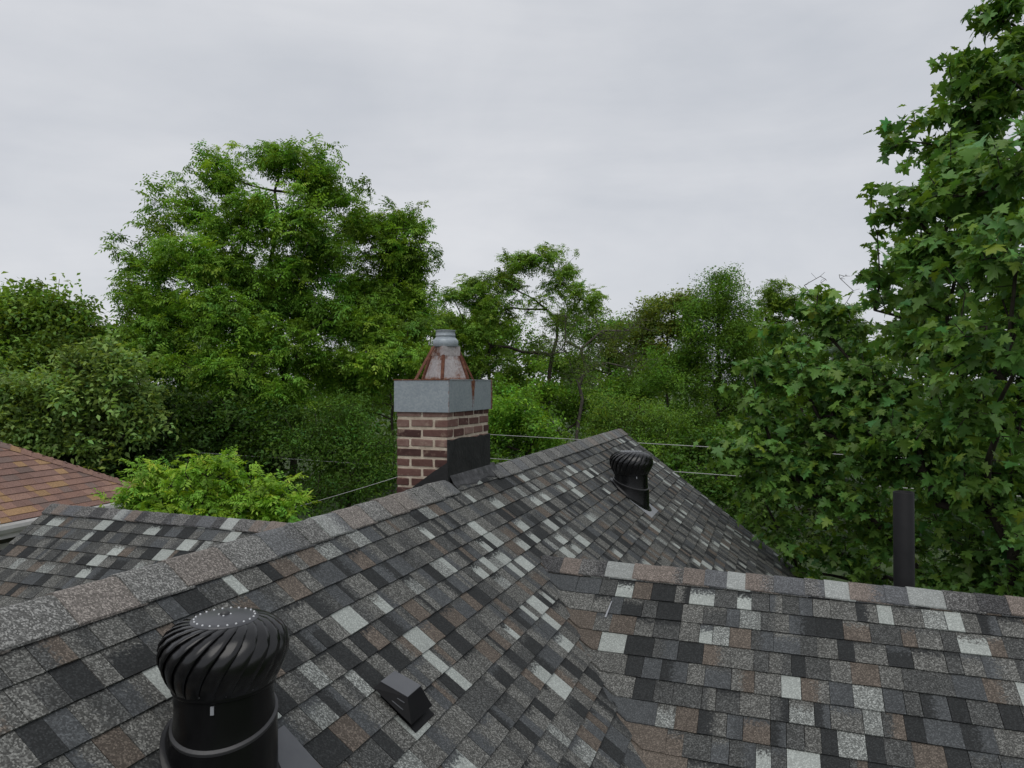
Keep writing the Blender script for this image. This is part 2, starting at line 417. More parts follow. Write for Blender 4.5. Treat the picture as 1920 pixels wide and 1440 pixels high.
def tab_field(ts, parent, m, name='shingle_field'):
    V = []; Fc = []; t1 = []; t2 = []; bl = []
    for t in ts:
        b = len(V); V += [tuple(q) for q in t.v]; Fc += [tuple(b + i for i in f) for f in t.f]
        t1 += t.t1; t2 += t.t2; bl += t.bl
    if not V: return
    me = bpy.data.meshes.new(name); me.from_pydata(V, [], Fc)
    for k, arr in (('tint', t1), ('tint_top', t2)):
        A = me.attributes.new(k, 'FLOAT_COLOR', 'POINT'); A.data.foreach_set('color', [x for c in arr for x in c])
    A = me.attributes.new('blend', 'FLOAT', 'POINT'); A.data.foreach_set('value', bl)
    me.update(); o = link(name, me, m, parent); o['kind'] = 'stuff'; return o

E = 0.120                              # course exposure
def lay(O, a, s, u0, u1, length, pal, keep=None, wid=(0.05, 0.145), left=None, e=E, thick=0.007, right=None):
    """courses of shingles over a slope; left(v) may give a ragged start"""
    a = Vector(a); s = Vector(s); n = a.cross(s); n = n if n.z > 0 else -n
    tabs = []; k = 0
    while k * e < length:
        v1 = min((k + 1) * e, length); u = u0 - R.uniform(0, 0.1); prev = None
        if left: u = left(v1)
        ur = right(v1) if right else u1
        while u < ur:
            w = R.uniform(*wid); gap = 0.0016 if R.random() < 0.6 else 0.0004
            b0, b1 = max(u, u0) if not left else u, min(u + w, ur)
            if b1 - b0 > 0.015:
                c = Vector(O) + a * ((b0 + b1) / 2) + s * (v1 - e / 2)
                i = pick(pal, prev); prev = i
                if keep is None or keep(c):
                    tabs.append(make_tab(O, a, s, n, b0 + gap, b1 - gap, max(v1 - e - 0.022, -0.0), v1, pal, i, thick))
            u += w
        k += 1
    return tabs

def deck(name, poly, parent, m=None, th=0.03):
    b = MB(); k = len(poly); lo = [(x, y, z - 0.009) for x, y, z in poly]; dn = [(x, y, z - 0.009 - th) for x, y, z in poly]
    b.add(lo + dn, [tuple(range(k)), tuple(range(2 * k - 1, k - 1, -1))] + [(i, k + i, k + (i + 1) % k, (i + 1) % k) for i in range(k)])
    me = b.mesh(name); fix_normals(me); return link(name, me, m or M['deck'], parent)

cm, sm_ = 1 / math.hypot(1, p1), p1 / math.hypot(1, p1)
cc, sc_ = 1 / math.hypot(1, pc), pc / math.hypot(1, pc)
cl, sl_ = 1 / math.hypot(1, pl), pl / math.hypot(1, pl)
slopes = []     # (deck object, tabs)

# main roof, right slope
XA = xr + (hc - h) / p1                # where the wing's ridge meets the slope
d = deck('main_roof_slope', [(xr, Y0, zm(xr)), (XE, Y0, zm(XE)), (XE, Y1, zm(XE)), (xr, Y1, zm(xr))], house)
keep = lambda c: zc(c.y) < zm(c.x) + 0.03 or c.x < XA
slopes.append((d, lay((xr, 0, H - h), (0, 1, 0), (cm, 0, -sm_), Y0, Y1 + 0.02, (XE - xr) / cm, PAL, keep)))
# main roof, left slope (faces away)
XLE = xr - 3.4
d = deck('main_roof_slope', [(xr, Y1, zm(xr)), (XLE, Y1, zm(XLE)), (XLE, Y0, zm(XLE)), (xr, Y0, zm(xr))], house)
XAL = xr - (hl - h) / p1
keep = lambda c: zl(c.y) < zm(c.x) + 0.03 or c.x > XAL
slopes.append((d, lay((xr, 0, H - h), (0, -1, 0), (-cm, 0, -sm_), -Y1 - 0.02, -Y0, (xr - XLE) / cm, PAL, keep, (0.10, 0.3))))
# right wing, slope that faces the camera
YB = yc - 2.3
xv = lambda y: xr + (H - h - zc(y)) / p1
d = deck('wing_roof_slope', [(XA, yc, zc(yc)), (xv(YB), YB, zc(YB)), (XC, YB, zc(YB)), (XC, yc, zc(yc))], house)
Oc = Vector((0, yc, H - hc)); ac = Vector((1, 0, 0)); scv = Vector((0, -cc, -sc_)); ncv = Vector((0, -sc_, cc))
lap = {}; EC = 0.134
def left_c(v):
    k = round(v / EC); lap[k] = R.uniform(0.06, 0.16)
    return xv(yc - v * cc) + lap[k]
wing_tabs = lay(Oc, ac, scv, XA, XC + 0.02, 2.3 / cc, PAL, None, (0.065, 0.155), left_c, EC)
# the end shingle of each course curls up the valley onto the main slope
k = 0
while (k + 1) * EC < 2.3 / cc:
    v0, v1 = max(k * EC - 0.02, 0), (k + 1) * EC
    xe = xv(yc - v1 * cc) + lap.get(k + 1, 0.1)
    t = Tab(); nu, nv = 6, 5; t.v = []; t.f = []
    lp = R.uniform(0.022, 0.05)
    for j in range(nv + 1):
        fv = j / nv; v = v0 + (v1 - v0) * fv; y = yc - v * cc
        xl = xv(y) - lp + max(0, fv - 0.72) ** 2 * 0.75
        for i in range(nu + 1):
            x = xl + (xe - 0.001 - xl) * i / nu
            dz = zm(x) - zc(y); z = zc(y) + max(0, dz) if dz < -0.02 or dz > 0.02 else zc(y) + (dz + 0.02) ** 2 / 0.08
            t.v.append(Vector((x, y, z)) + Vector((0.35 * (dz > 0), -0.2, 0.9)) * (0.004 + 0.008 * fv))
    q = lambda i, j: j * (nu + 1) + i
    for j in range(nv):
        for i in range(nu): t.f.append((q(i, j), q(i, j + 1), q(i + 1, j + 1), q(i + 1, j)))
    rim = [q(0, j) for j in range(nv + 1)] + [q(i, nv) for i in range(1, nu + 1)]
    b0 = len(t.v); t.v += [t.v[r_] - Vector((0.003, -0.002, 0.010)) for r_ in rim]
    for i in range(len(rim) - 1): t.f.append((rim[i], b0 + i, b0 + i + 1, rim[i + 1]))
    ci = pick([(0.13, PAL[5][1], .22), (0.3, PAL[2][1], .9), (0.25, PAL[4][1], .5), (0.15, PAL[3][1], .4)])
    c1 = tint_for([(1, PAL[5][1], .22), (1, PAL[2][1], .9), (1, PAL[4][1], .5), (1, PAL[3][1], .4)], ci)
    t.t1 = [c1] * len(t.v); t.t2 = t.t1; t.bl = [1.6] * len(t.v)
    t.c = sum(t.v, Vector()) / len(t.v); t.area = proj_area([t.v[q(0, 0)], t.v[q(nu, 0)], t.v[q(nu, nv)], t.v[q(0, nv)]])
    wing_tabs.append(t); k += 1
slopes.append((d, wing_tabs))
# right wing, far slope
YF = yc + 2.3
d = deck('wing_roof_slope', [(XA, yc, zc(yc)), (XC, yc, zc(yc)), (XC, YF, zc(YF)), (xv(YF), YF, zc(YF))], house)
slopes.append((d, lay((0, yc, H - hc), (-1, 0, 0), (0, cc, -sc_), -XC - 0.02, -XA, 2.3 / cc, PAL, lambda c: zm(c.x) < zc(c.y) + 0.03, (0.1, 0.3))))
# left wing
YBL = yl - 2.2; xvl = lambda y: xr - (H - h - zl(y)) / p1
d = deck('wing_roof_slope', [(XAL, yl, zl(yl)), (XLW, yl, zl(yl)), (XLW, YBL, zl(YBL)), (xvl(YBL), YBL, zl(YBL))], house)
slopes.append((d, lay((0, yl, H - hl), (1, 0, 0), (0, -cl, -sl_), XLW - 0.02, XAL, 2.2 / cl, PAL, lambda c: zm(c.x) < zl(c.y) + 0.03, (0.06, 0.15))))
YFL = yl + 2.2
d = deck('wing_roof_slope', [(XAL, yl, zl(yl)), (xvl(YFL), YFL, zl(YFL)), (XLW, YFL, zl(YFL)), (XLW, yl, zl(yl))], house)
slopes.append((d, lay((0, yl, H - hl), (-1, 0, 0), (0, cl, -sl_), -XAL, -XLW + 0.02, 2.2 / cl, PAL, lambda c: zm(c.x) < zl(c.y) + 0.03, (0.1, 0.3))))

allt = sorted(((t.area, i, j) for i, (d, ts) in enumerate(slopes) for j, t in enumerate(ts)), reverse=True)
big = set((i, j) for _, i, j in allt[:300])
for i, (d, ts) in enumerate(slopes):
    for j, t in enumerate(ts):
        if (i, j) in big: tab_object(t, d, M['shingle'])
    tab_field([t for j, t in enumerate(ts) if (i, j) not in big], d, M['shingle'])

def ridge_caps(A, B, pitch_l, pitch_r, side, e=0.135, wing=0.15, skip=None, pal=PAL_CAP):
    """folded caps along a level ridge from A to B; side = unit horizontal vector to the right flap"""
    A = Vector(A); B = Vector(B); dr = (B - A).normalized(); Ln = (B - A).length; side = Vector(side)
    u = 0.0; prev = None
    while u < Ln - 0.02:
        w = e * R.uniform(0.75, 1.35)
        if not (skip and skip(A + dr * (u + w / 2))):
            o0, o1 = 0.020, 0.026 + R.uniform(0, 0.002)
            ln = wing + R.uniform(-0.004, 0.004)
            prof = []
            for q in (-1.0, -0.5, -0.22, -0.07, 0.07, 0.22, 0.5, 1.0):
                pp = pitch_l if q < 0 else pitch_r; c_ = 1 / math.hypot(1, pp)
                xx = q * ln * c_; zz = -abs(q) * ln * c_ * pp - (0.006 if abs(q) < 0.1 else 0)
                prof.append((xx, zz))
            V = []
            for uu, off in ((u + 0.0008, o1), (min(u + w + 0.03, Ln), o0)):
                for xx, zz in prof: V.append(A + dr * uu + side * xx + Vector((0, 0, zz + off)))
            m_ = len(prof); V += [q - Vector((0, 0, 0.009)) for q in V[:m_]]
            fl = [V[0] - Vector((0, 0, .008)), V[m_] - Vector((0, 0, .008)), V[m_ - 1] - Vector((0, 0, .008)), V[2 * m_ - 1] - Vector((0, 0, .008))]
            V += fl
            t = Tab(); t.v = V; t.f = [(i, i + 1, m_ + i + 1, m_ + i) for i in range(m_ - 1)] + [(2 * m_ + i, 2 * m_ + i + 1, i + 1, i) for i in range(m_ - 1)]
            t.f += [(3 * m_, 0, m_, 3 * m_ + 1), (m_ - 1, 3 * m_ + 2, 3 * m_ + 3, 2 * m_ - 1)]
            i = pick(pal, prev); prev = i; c1 = tint_for(pal, i); c2 = tint_for(pal, R.choice((0, 1, 3)))
            t.t1 = [c1] * len(V); t.t2 = [c2] * len(V)
            b0 = 1.6 if R.random() < 0.6 else -0.3
            t.bl = [1.6 if not (m_ <= k < 2 * m_) else b0 for k in range(len(V))]
            t.c = sum(V, Vector()) / len(V)
            tab_object(t, house, M['shingle'], 'ridge_cap')
        u += w
CHX0, CHX1, CHY0, CHY1 = -2.462, -2.072, 4.38, 5.13
ridge_caps((xr, Y0, H - h), (xr, Y1 + 0.02, H - h), p1, p1, (1, 0, 0), 0.20, 0.150, lambda q: CHY0 - 0.06 < q.y < CHY1 + 0.06, PAL_MAIN_CAP)
ridge_caps((XA + 0.02, yc, H - hc), (XC + 0.02, yc, H - hc), pc, pc, (0, -1, 0), 0.135, 0.140)
ridge_caps((XLW - 0.02, yl, H - hl), (XAL + 0.1, yl, H - hl), pl, pl, (0, -1, 0), 0.12, 0.128)

# walls, fascia and rake boards under the roofs
b = MB(); b.box((XLE + 0.35, Y0 + 0.3, 0), (XE - 0.35, Y1 - 0.3, zm(XE) - 0.02)); b.build('wall', M['wall'], house)
def gable(name, pts, off, m, parent=house):
    b = MB(); k = len(pts); off = Vector(off); v = [Vector(q) for q in pts]
    b.add(v + [q + off for q in v], [tuple(range(k)), tuple(range(2 * k - 1, k - 1, -1))] + [(i, (i + 1) % k, k + (i + 1) % k, k + i) for i in range(k)])
    me = b.mesh(name); fix_normals(me); return link(name, me, m, parent)
for y, o in ((Y1 - 0.3, -0.1), (Y0 + 0.3, 0.1)):
    gable('gable_wall', [(XLE + 0.36, y, zm(XE) - 0.03), (XE - 0.36, y, zm(XE) - 0.03), (xr, y, zm(xr) - 0.06)], (0, o, 0), M['wall'])
b = MB(); b.box((XE - 0.3, YB + 0.25, 0), (XC - 0.2, YF - 0.25, zc(YB) - 0.06)); b.build('wall', M['wall'], house)
gable('gable_wall', [(XC - 0.2, YB + 0.25, zc(YB) - 0.07), (XC - 0.2, YF - 0.25, zc(YB) - 0.07), (XC - 0.2, yc, zc(yc) - 0.12)], (-0.1, 0, 0), M['wall'])
b = MB(); b.box((XLW + 0.2, YBL + 0.25, 0), (XLE + 0.34, YFL - 0.25, zl(YBL) - 0.06)); b.build('wall', M['wall'], house)
gable('gable_wall', [(XLW + 0.2, YBL + 0.25, zl(YBL) - 0.07), (XLW + 0.2, YFL - 0.25, zl(YBL) - 0.07), (XLW + 0.2, yl, zl(yl) - 0.12)], (0.1, 0, 0), M['wall'])

# pale sliver of exposed underlayer between two shingles of the wing
b = MB(); q0 = Vector((-0.914, 4.174, zc(4.174))); dn_ = Vector((-0.12, -cc, -sc_)).normalized(); nn_ = Vector((0, -pc * cc, cc)); sd2 = Vector((1, 0, 0))
cs_ = [q0 - dn_ * 0.06 - sd2 * 0.003, q0 + dn_ * 0.065 - sd2 * 0.005, q0 + dn_ * 0.065 + sd2 * 0.005, q0 - dn_ * 0.06 + sd2 * 0.002]
b.add([q + nn_ * 0.016 for q in cs_] + [q + nn_ * 0.010 for q in cs_], [(0, 1, 2, 3), (4, 7, 6, 5), (0, 4, 5, 1), (1, 5, 6, 2), (2, 6, 7, 3), (3, 7, 4, 0)])
b.build('exposed_edge', M['bare_plate'], house)

# ------------------------------------------------------------------ chimney
chim = MB()
ZB, ZT = 5.30, H - 0.185
chim.box((CHX0 + 0.0055, CHY0 + 0.0055, ZB), (CHX1 - 0.0055, CHY1 - 0.0055, ZT))
chim = chim.build('chimney', M['mortar'], house)
CW, CD = CHX1 - CHX0, CHY1 - CHY0
ch, J = 0.0680, 0.0185
def brick_obj(lo, hi):
    c = [(lo[i] + hi[i]) / 2 for i in range(3)]
    b = MB(); j = [R.uniform(-0.0015, 0.0015), R.uniform(-0.0015, 0.0015), R.uniform(-0.0025, 0.0025)]
    b.box([lo[i] - c[i] for i in range(3)], [hi[i] - c[i] for i in range(3)], 0.004)
    b.v = [(x + R.uniform(-0.002, 0.002), y + R.uniform(-0.002, 0.002), z + R.uniform(-0.003, 0.003)) for x, y, z in b.v]
    me = b.mesh('brick'); fix_normals(me); return link('brick', me, M['brick'], chim, Vector(c) + Vector(j))
BW = 0.095
row = 0; z = ZT - ch * 0.62
def split(a0, a1, n, off):
    """n bricks between a0 and a1 with mortar joints; off drops the half brick at the ends"""
    st = (a1 - a0) / n
    return [(a0 + st * i + (J / 2 if i or off else 0), a0 + st * (i + 1) - (J / 2 if i < n - 1 or off else 0)) for i in range(n)]
while z > ZB - 0.05:
    z0, z1 = max(z, ZB), min(z + ch - J, ZT - 0.002)
    if z1 - z0 > 0.012:
        A = row % 2 == 0
        for front in (True, False):              # faces across the ridge
            ya, yb = (CHY0, CHY0 + BW) if front else (CHY1 - BW, CHY1)
            segs = split(CHX0, CHX1, 2, False) if A else [(CHX0 + BW + J, CHX1 - BW - J)]
            for s0, s1 in segs: brick_obj((s0, ya, z0), (s1, yb, z1))
        for right in (True, False):
            xa, xb = (CHX1 - BW, CHX1) if right else (CHX0, CHX0 + BW)
            segs = split(CHY0 + BW + J, CHY1 - BW - J, 3, False) if A else split(CHY0, CHY1, 4, False)
            for s0, s1 in segs: brick_obj((xa, s0, z0), (xb, s1, z1))
    z -= ch; row += 1

def panel(name, pts, off, m, parent, sub=0):
    return gable(name, pts, off, m, parent)
# tarred flashing on the face over the ridge: uneven upper edge
top = [(CHY0 - 0.006 + (CD + 0.012) * i / 12, H - 0.385 + R.uniform(-0.008, 0.008)) for i in range(13)]
pts = [(CHX1 + 0.001, y, zz) for y, zz in top] + [(CHX1 + 0.001, CHY1 + 0.006, H - 0.72), (CHX1 + 0.001, CHY0 - 0.006, H - 0.72)]
gable('flashing', pts, (0.009, 0, 0), M['tar'], chim)
# flashing up the face that looks at the camera, stepping down with the hidden slope
pts = [(CHX1 + 0.0095, CHY0 - 0.0065, H - 0.53), (CHX1 - 0.10, CHY0 - 0.0065, H - 0.60), (CHX1 - 0.2, CHY0 - 0.0065, H - 0.67), (CHX0 + 0.06, CHY0 - 0.0065, H - 0.765), (CHX0 - 0.004, CHY0 - 0.0065, H - 0.80),
       (CHX0 - 0.004, CHY0 - 0.0065, H - 1.05), (CHX1 + 0.0095, CHY0 - 0.0065, H - 0.75)]
gable('flashing', pts, (0, -0.008, 0), M['tar'], chim)
# lead apron lying on the slope in front of the chimney
pts = []
for y in [CHY0 + 0.02 + i * 0.083 for i in range(11)]:
    pts.append((y, 0.060 + R.uniform(-0.012, 0.012)))
b = MB(); n_ = len(pts)
for y, wv in pts:
    b.v += [(CHX1 + 0.004, y, zm(CHX1) + 0.060), (CHX1 + 0.03, y, zm(CHX1 + 0.03) + 0.032), (CHX1 + wv * 0.6, y, zm(CHX1 + wv * 0.6) + 0.023), (CHX1 + wv, y, zm(CHX1 + wv) + 0.019), (CHX1 + wv + 0.002, y, zm(CHX1 + wv) + 0.004)]
for i in range(n_ - 1):
    for q in range(4): b.f.append((i * 5 + q, i * 5 + q + 1, (i + 1) * 5 + q + 1, (i + 1) * 5 + q)); b.sm.append(q < 3)
me = b.mesh('apron'); fix_normals(me); link('apron', me, M['apron'], chim)

# ------------------------------------------------------------------ sheet metal cap on the chimney
def rust_attr(me, fn):
    A = me.attributes.new('rust', 'FLOAT', 'POINT'); A.data.foreach_set('value', [fn(v.co) for v in me.vertices])
CX0, CX1, CY0, CY1 = CHX0 - 0.012, CHX1 + 0.018, CHY0 - 0.014, CHY1 + 0.014
CZ0, CZ1 = H - 0.193, H + 0.030
SEAM = CY0 + (CY1 - CY0) * 0.535
def face_grid(P0, du, dv, nu, nv):
    b = MB(); P0, du, dv = Vector(P0), Vector(du), Vector(dv)
    for j in range(nv + 1):
        for i in range(nu + 1): b.v.append(tuple(P0 + du * (i / nu) + dv * (j / nv)))
    for j in range(nv):
        for i in range(nu): k = j * (nu + 1) + i; b.f.append((k, k + 1, k + nu + 2, k + nu + 1)); b.sm.append(False)
    return b
cap_faces = MB(); 
for P0, du, dv, nu in (((CX0, CY0, CZ0), (CX1 - CX0, 0, 0), (0, 0, CZ1 - CZ0), 24), ((CX1, CY0, CZ0), (0, CY1 - CY0, 0), (0, 0, CZ1 - CZ0 - 0.001), 90),
                   ((CX1, CY1, CZ0), (CX0 - CX1, 0, 0), (0, 0, CZ1 - CZ0), 12), ((CX0, CY1, CZ0), (0, CY0 - CY1, 0), (0, 0, CZ1 - CZ0), 12), ((CX0, CY0, CZ1 - 0.002), (CX1 - CX0, 0, 0), (0, CY1 - CY0, 0.0), 10)):
    g = face_grid(P0, du, dv, nu, 12); cap_faces.add(g.v, g.f)
me = cap_faces.mesh('chimney_cap')
def capr(c):
    up = (c.z - CZ0) / (CZ1 - CZ0); r = 0.0
    if abs(c.x - CX1) < 0.002:
        dy = abs(c.y - SEAM)
        r = max(0, 1.0 - dy / (0.030 + 0.050 * up ** 2)) * (0.5 + 0.5 * up)
        r = max(r, 0.30 * max(0, 1 - dy / 0.07))
        r = max(r, 0.65 - (CY1 - c.y) / 0.016)
        r = max(r, 0.40 - (c.y - CY0) / 0.05)
    if up > 0.965: r = max(r, 0.45)
    if abs(c.y - CY0) < 0.002: r = max(r, 0.0)
    if abs(c.z - CZ1) < 0.004 and CX0 + 0.03 < c.x < CX1 - 0.03: r = 0.4
    return r
rust_attr(me, capr)
cap = link('chimney_cap', me, M['galv'], house)
b = MB(); b.box((CX1 + 0.0005, SEAM - 0.008, CZ0 - 0.002), (CX1 + 0.006, SEAM + 0.008, CZ1 + 0.004))
me = b.mesh('seam'); rust_attr(me, lambda c: 0.15 + 0.75 * ((c.z - CZ0) / 0.22)); link('seam', me, M['galv'], cap)
b = MB(); b.box((CX1 - 0.006, CY1 - 0.012, CZ0 - 0.003), (CX1 + 0.005, CY1 + 0.004, CZ1 + 0.005)); me = b.mesh('corner_strip'); rust_attr(me, lambda c: 0.6); link('corner_strip', me, M['galv'], cap)
b = MB(); b.box((CX0 - 0.003, CY0 - 0.004, CZ1 - 0.004), (CX1 + 0.003, CY0 + 0.004, CZ1 + 0.003)); me = b.mesh('rim'); rust_attr(me, lambda c: 0.65); link('rim', me, M['galv'], cap)
b = MB(); b.box((CX1 - 0.004, CY0 + 0.005, CZ1 - 0.004), (CX1 + 0.0035, CY1 - 0.013, CZ1 + 0.0025)); me = b.mesh('rim'); rust_attr(me, lambda c: 0.25); link('rim', me, M['galv'], cap)
# square hood, collar, ring and spigot
HX, HY = (CX0 + CX1) / 2, (CY0 + CY1) / 2
ang = math.radians(-48) - ROT
def sq(side, z, n=6):
    out_ = []
    cs = [(-1, -1), (1, -1), (1, 1), (-1, 1)]
    for k in range(4):
        a_, b_ = cs[k], cs[(k + 1) % 4]
        for i in range(n):
            x = (a_[0] + (b_[0] - a_[0]) * i / n) * side / 2; y = (a_[1] + (b_[1] - a_[1]) * i / n) * side / 2
            out_.append((HX + x * math.cos(ang) - y * math.sin(ang), HY + x * math.sin(ang) + y * math.cos(ang), z))
    return out_
def loft(rings, name, m, parent, rfn, capt=False):
    b = MB(); n = len(rings[0])
    for r in rings: b.v += r
    for j in range(len(rings) - 1):
        for i in range(n): b.f.append((j * n + i, j * n + (i + 1) % n, (j + 1) * n + (i + 1) % n, (j + 1) * n + i)); b.sm.append(False)
    if capt: b.f.append(tuple((len(rings) - 1) * n + i for i in range(n))); b.sm.append(False)
    me = b.mesh(name); rust_attr(me, rfn); return link(name, me, m, parent)
S0, S1, ZH0, ZH1 = 0.232, 0.148, CZ1, CZ1 + 0.178
loft([sq(S0 + 0.02, ZH0), sq(S0 + 0.02, ZH0 + 0.004)] + [sq(S0 + (S1 - S0) * t, ZH0 + 0.005 + (ZH1 - ZH0 - 0.005) * t, 6) for t in [i / 8 for i in range(9)]], 'hood', M['galv_rusty'], cap,
     lambda c: 0.5 if c.z < ZH0 + 0.02 else 0.16 + 0.15 * math.sin(c.x * 55) + (0.2 if c.z > ZH1 - 0.03 else 0))
# rust brown seams folded over the four edges of the hood
for k in range(4):
    a0 = Vector(sq(S0 + 0.004, ZH0 + 0.006, 1)[k]); a1 = Vector(sq(S1 + 0.004, ZH1, 1)[k])
    b = MB(); b.tube([a0, (a0 + a1) / 2, a1], 0.014, 6, True, False); b.build('hood_seam', M['rust'], cap)
loft([sq(S1 + 0.006, ZH1 - 0.002), sq(S1 + 0.006, ZH1 + 0.03), sq(S1 + 0.006, ZH1 + 0.068)], 'collar', M['galv_rusty'], cap, lambda c: 0.42 if c.x < HX else 0.12, True)
def ringm(prof, name, rf):
    b = MB(); b.lathe(prof, 36, (False, True), True, (HX, HY, 0)); me = b.mesh(name); fix_normals(me); rust_attr(me, rf); return link(name, me, M['galv'], cap)
zr = ZH1 + 0.069
ringm([(0.090, zr - 0.004), (0.094, zr), (0.094, zr + 0.040), (0.091, zr + 0.044), (0.072, zr + 0.066)], 'ring', lambda c: 0.12)
ringm([(0.071, zr + 0.060), (0.071, zr + 0.072), (0.0735, zr + 0.076), (0.0735, zr + 0.082), (0.071, zr + 0.086), (0.071, zr + 0.112), (0.0735, zr + 0.114), (0.0735, zr + 0.118), (0.068, zr + 0.118)], 'spigot', lambda c: 0.08)
def strap(p0, p1_, w, name='strap', m='rust'):
    p0, p1_ = Vector(p0), Vector(p1_); t = (p1_ - p0).normalized(); s_ = t.cross(Vector((-0.3, -1, 0.4))).normalized() * w / 2; n_ = t.cross(s_).normalized() * 0.003
    b = MB(); b.add([p0 - s_ - n_, p0 + s_ - n_, p0 + s_ + n_, p0 - s_ + n_, p1_ - s_ - n_, p1_ + s_ - n_, p1_ + s_ + n_, p1_ - s_ + n_],
                    [(0, 3, 2, 1), (4, 5, 6, 7), (0, 1, 5, 4), (1, 2, 6, 5), (2, 3, 7, 6), (3, 0, 4, 7)]); b.build(name, M[m], cap)
strap((HX - 0.055, HY - 0.085, zr - 0.004), (CX0 + 0.105, CY0 + 0.12, CZ1 + 0.002), 0.026)
strap((HX + 0.085, HY + 0.045, zr - 0.02), (CX1 - 0.01, SEAM + 0.02, CZ1 + 0.004), 0.012)
strap((HX - 0.085, HY + 0.04, zr - 0.02), (CX0 + 0.05, CY1 - 0.15, CZ1 + 0.002), 0.02)

# ------------------------------------------------------------------ turbine ventilators
def turbine(x, y, label, spin, tilt, tdir, plate_mat, sc, zseam, zneck, plate=None):
    zb = zm(x)
    t = empty('turbine_ventilator', hw(x, y, zb), ROT); props(t, label, 'roof vent', 'black turbine ventilators on the main roof slope')
    rn = 0.169 * sc
    tx, ty = math.cos(tdir), math.sin(tdir)
    # lower base cut by the slope, tilted seam ring, upper neck
    b = MB(); n = 48; tl = math.tan(tilt)
    prof = []
    for k in range(n):
        a = 2 * math.pi * k / n; cx, cy = math.cos(a), math.sin(a)
        prof.append((cx, cy))
    def ring(r, zf): return [(r * cx, r * cy, zf(r * cx, r * cy)) for cx, cy in prof]
    seam = lambda X, Y: zseam - tl * (X * tx + Y * ty)
    rings = [ring(rn * 1.26, lambda X, Y: -p1 * X + 0.014), ring(rn * 1.14, lambda X, Y: -p1 * X + 0.024), ring(rn * 1.09, lambda X, Y: min(-p1 * X + 0.05, seam(X, Y) - 0.02)), ring(rn * 1.075, lambda X, Y: seam(X, Y) - 0.010)]
    for r_ in rings: b.v += r_
    for j in range(len(rings) - 1):
        for k in range(n): b.f.append((j*n+k, j*n+(k+1)%n, (j+1)*n+(k+1)%n, (j+1)*n+k)); b.sm.append(True)
    b.build('base', M['black_metal'], t)
    b = MB(); rings = [ring(rn * 1.075, lambda X, Y: seam(X, Y) - 0.010), ring(rn * 1.085, lambda X, Y: seam(X, Y) - 0.004), ring(rn * 1.085, lambda X, Y: seam(X, Y) - 0.001), ring(rn * 1.02, lambda X, Y: seam(X, Y) + 0.004)]
    for r_ in rings: b.v += r_
    for j in range(3):
        for k in range(n): b.f.append((j*n+k, j*n+(k+1)%n, (j+1)*n+(k+1)%n, (j+1)*n+k)); b.sm.append(False)
    b.build('seam_ring', M['steel_edge'], t)
    b = MB(); rings = [ring(rn * 1.03, lambda X, Y: seam(X, Y) + 0.004), ring(rn * 1.0, lambda X, Y: seam(X, Y) + 0.03), ring(rn, lambda X, Y: zneck)]
    for r_ in rings: b.v += r_
    for j in range(2):
        for k in range(n): b.f.append((j*n+k, j*n+(k+1)%n, (j+1)*n+(k+1)%n, (j+1)*n+k)); b.sm.append(True)
    b.build('neck', M['black_metal'], t)
    # rotor
    z0 = zneck - 0.022 * sc; RH = 0.222 * sc
    P = [(0.116, 1.00), (0.138, 0.975), (0.160, 0.925), (0.187, 0.84), (0.205, 0.72), (0.2125, 0.58), (0.211, 0.44), (0.203, 0.30), (0.193, 0.17), (0.182, 0.06), (0.176, 0.0)]
    P = [(r * sc, z0 + q * RH) for r, q in P]
    b = MB(); b.lathe([(rn * 1.005, z0 - 0.006), (0.177 * sc, z0 - 0.006), (0.1785 * sc, z0 - 0.003), (0.177 * sc, z0 + 0.012), (rn, z0 + 0.016)], 48); b.build('lower_rim', M['black_metal'], t)
    b = MB(); b.lathe([(rn * 0.93, z0), (rn * 0.95, z0 + RH * 0.5), (rn * 0.75, z0 + RH * 0.95)], 32); b.build('inner_drum', M['black_matt'], t)
    NV = 22; tw = math.radians(50)
    me = None
    for k in range(NV):
        if me is None:
            b = MB(); wdt = 2 * math.pi / NV * 1.30; nw = 5
            for j, (r, z) in enumerate(P):
                s_ = j / (len(P) - 1); ph = tw * (1 - s_) ** 1.7
                bl = math.sin(math.pi * min(1, s_ * 1.02)) ** 0.6
                for i in range(nw):
                    q = i / (nw - 1)
                    off = (0.0115 * (q ** 1.8) - 0.011 * (1 - q) ** 3 + 0.004 * math.sin(q * math.pi)) * (1.25 - 0.55 * s_) * bl * sc
                    a = ph + wdt * (q - 0.5)
                    b.v.append(((r + off) * math.cos(a), (r + off) * math.sin(a), z + 0.002 * q))
                off = 0.005 * bl * sc; a = ph + wdt * 0.5 + 0.012
                b.v.append(((r + 0.0115 * (1.25 - 0.55 * s_) * bl * sc - off) * math.cos(a), (r + 0.0115 * (1.25 - 0.55 * s_) * bl * sc - off) * math.sin(a), z))
            w_ = nw + 1
            for j in range(len(P) - 1):
                for i in range(w_ - 1): b.f.append((j*w_+i+1, j*w_+i, (j+1)*w_+i, (j+1)*w_+i+1)); b.sm.append(i < nw - 1)
            me = b.mesh('vane')
        o = link('vane', me, M['vane'], t); o.rotation_euler = (0, 0, spin + 2 * math.pi * k / NV)
    # cap with rivets
    zt = z0 + RH
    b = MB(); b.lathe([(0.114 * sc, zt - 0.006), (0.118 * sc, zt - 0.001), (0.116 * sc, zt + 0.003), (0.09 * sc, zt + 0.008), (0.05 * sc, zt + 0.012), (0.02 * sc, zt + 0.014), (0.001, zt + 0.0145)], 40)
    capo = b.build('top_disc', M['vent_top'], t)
    dome = lambda r, s1: [(r, -0.001), (r * 0.85, s1 * 0.6), (r * 0.45, s1 * 0.95), (0.0003, s1)]
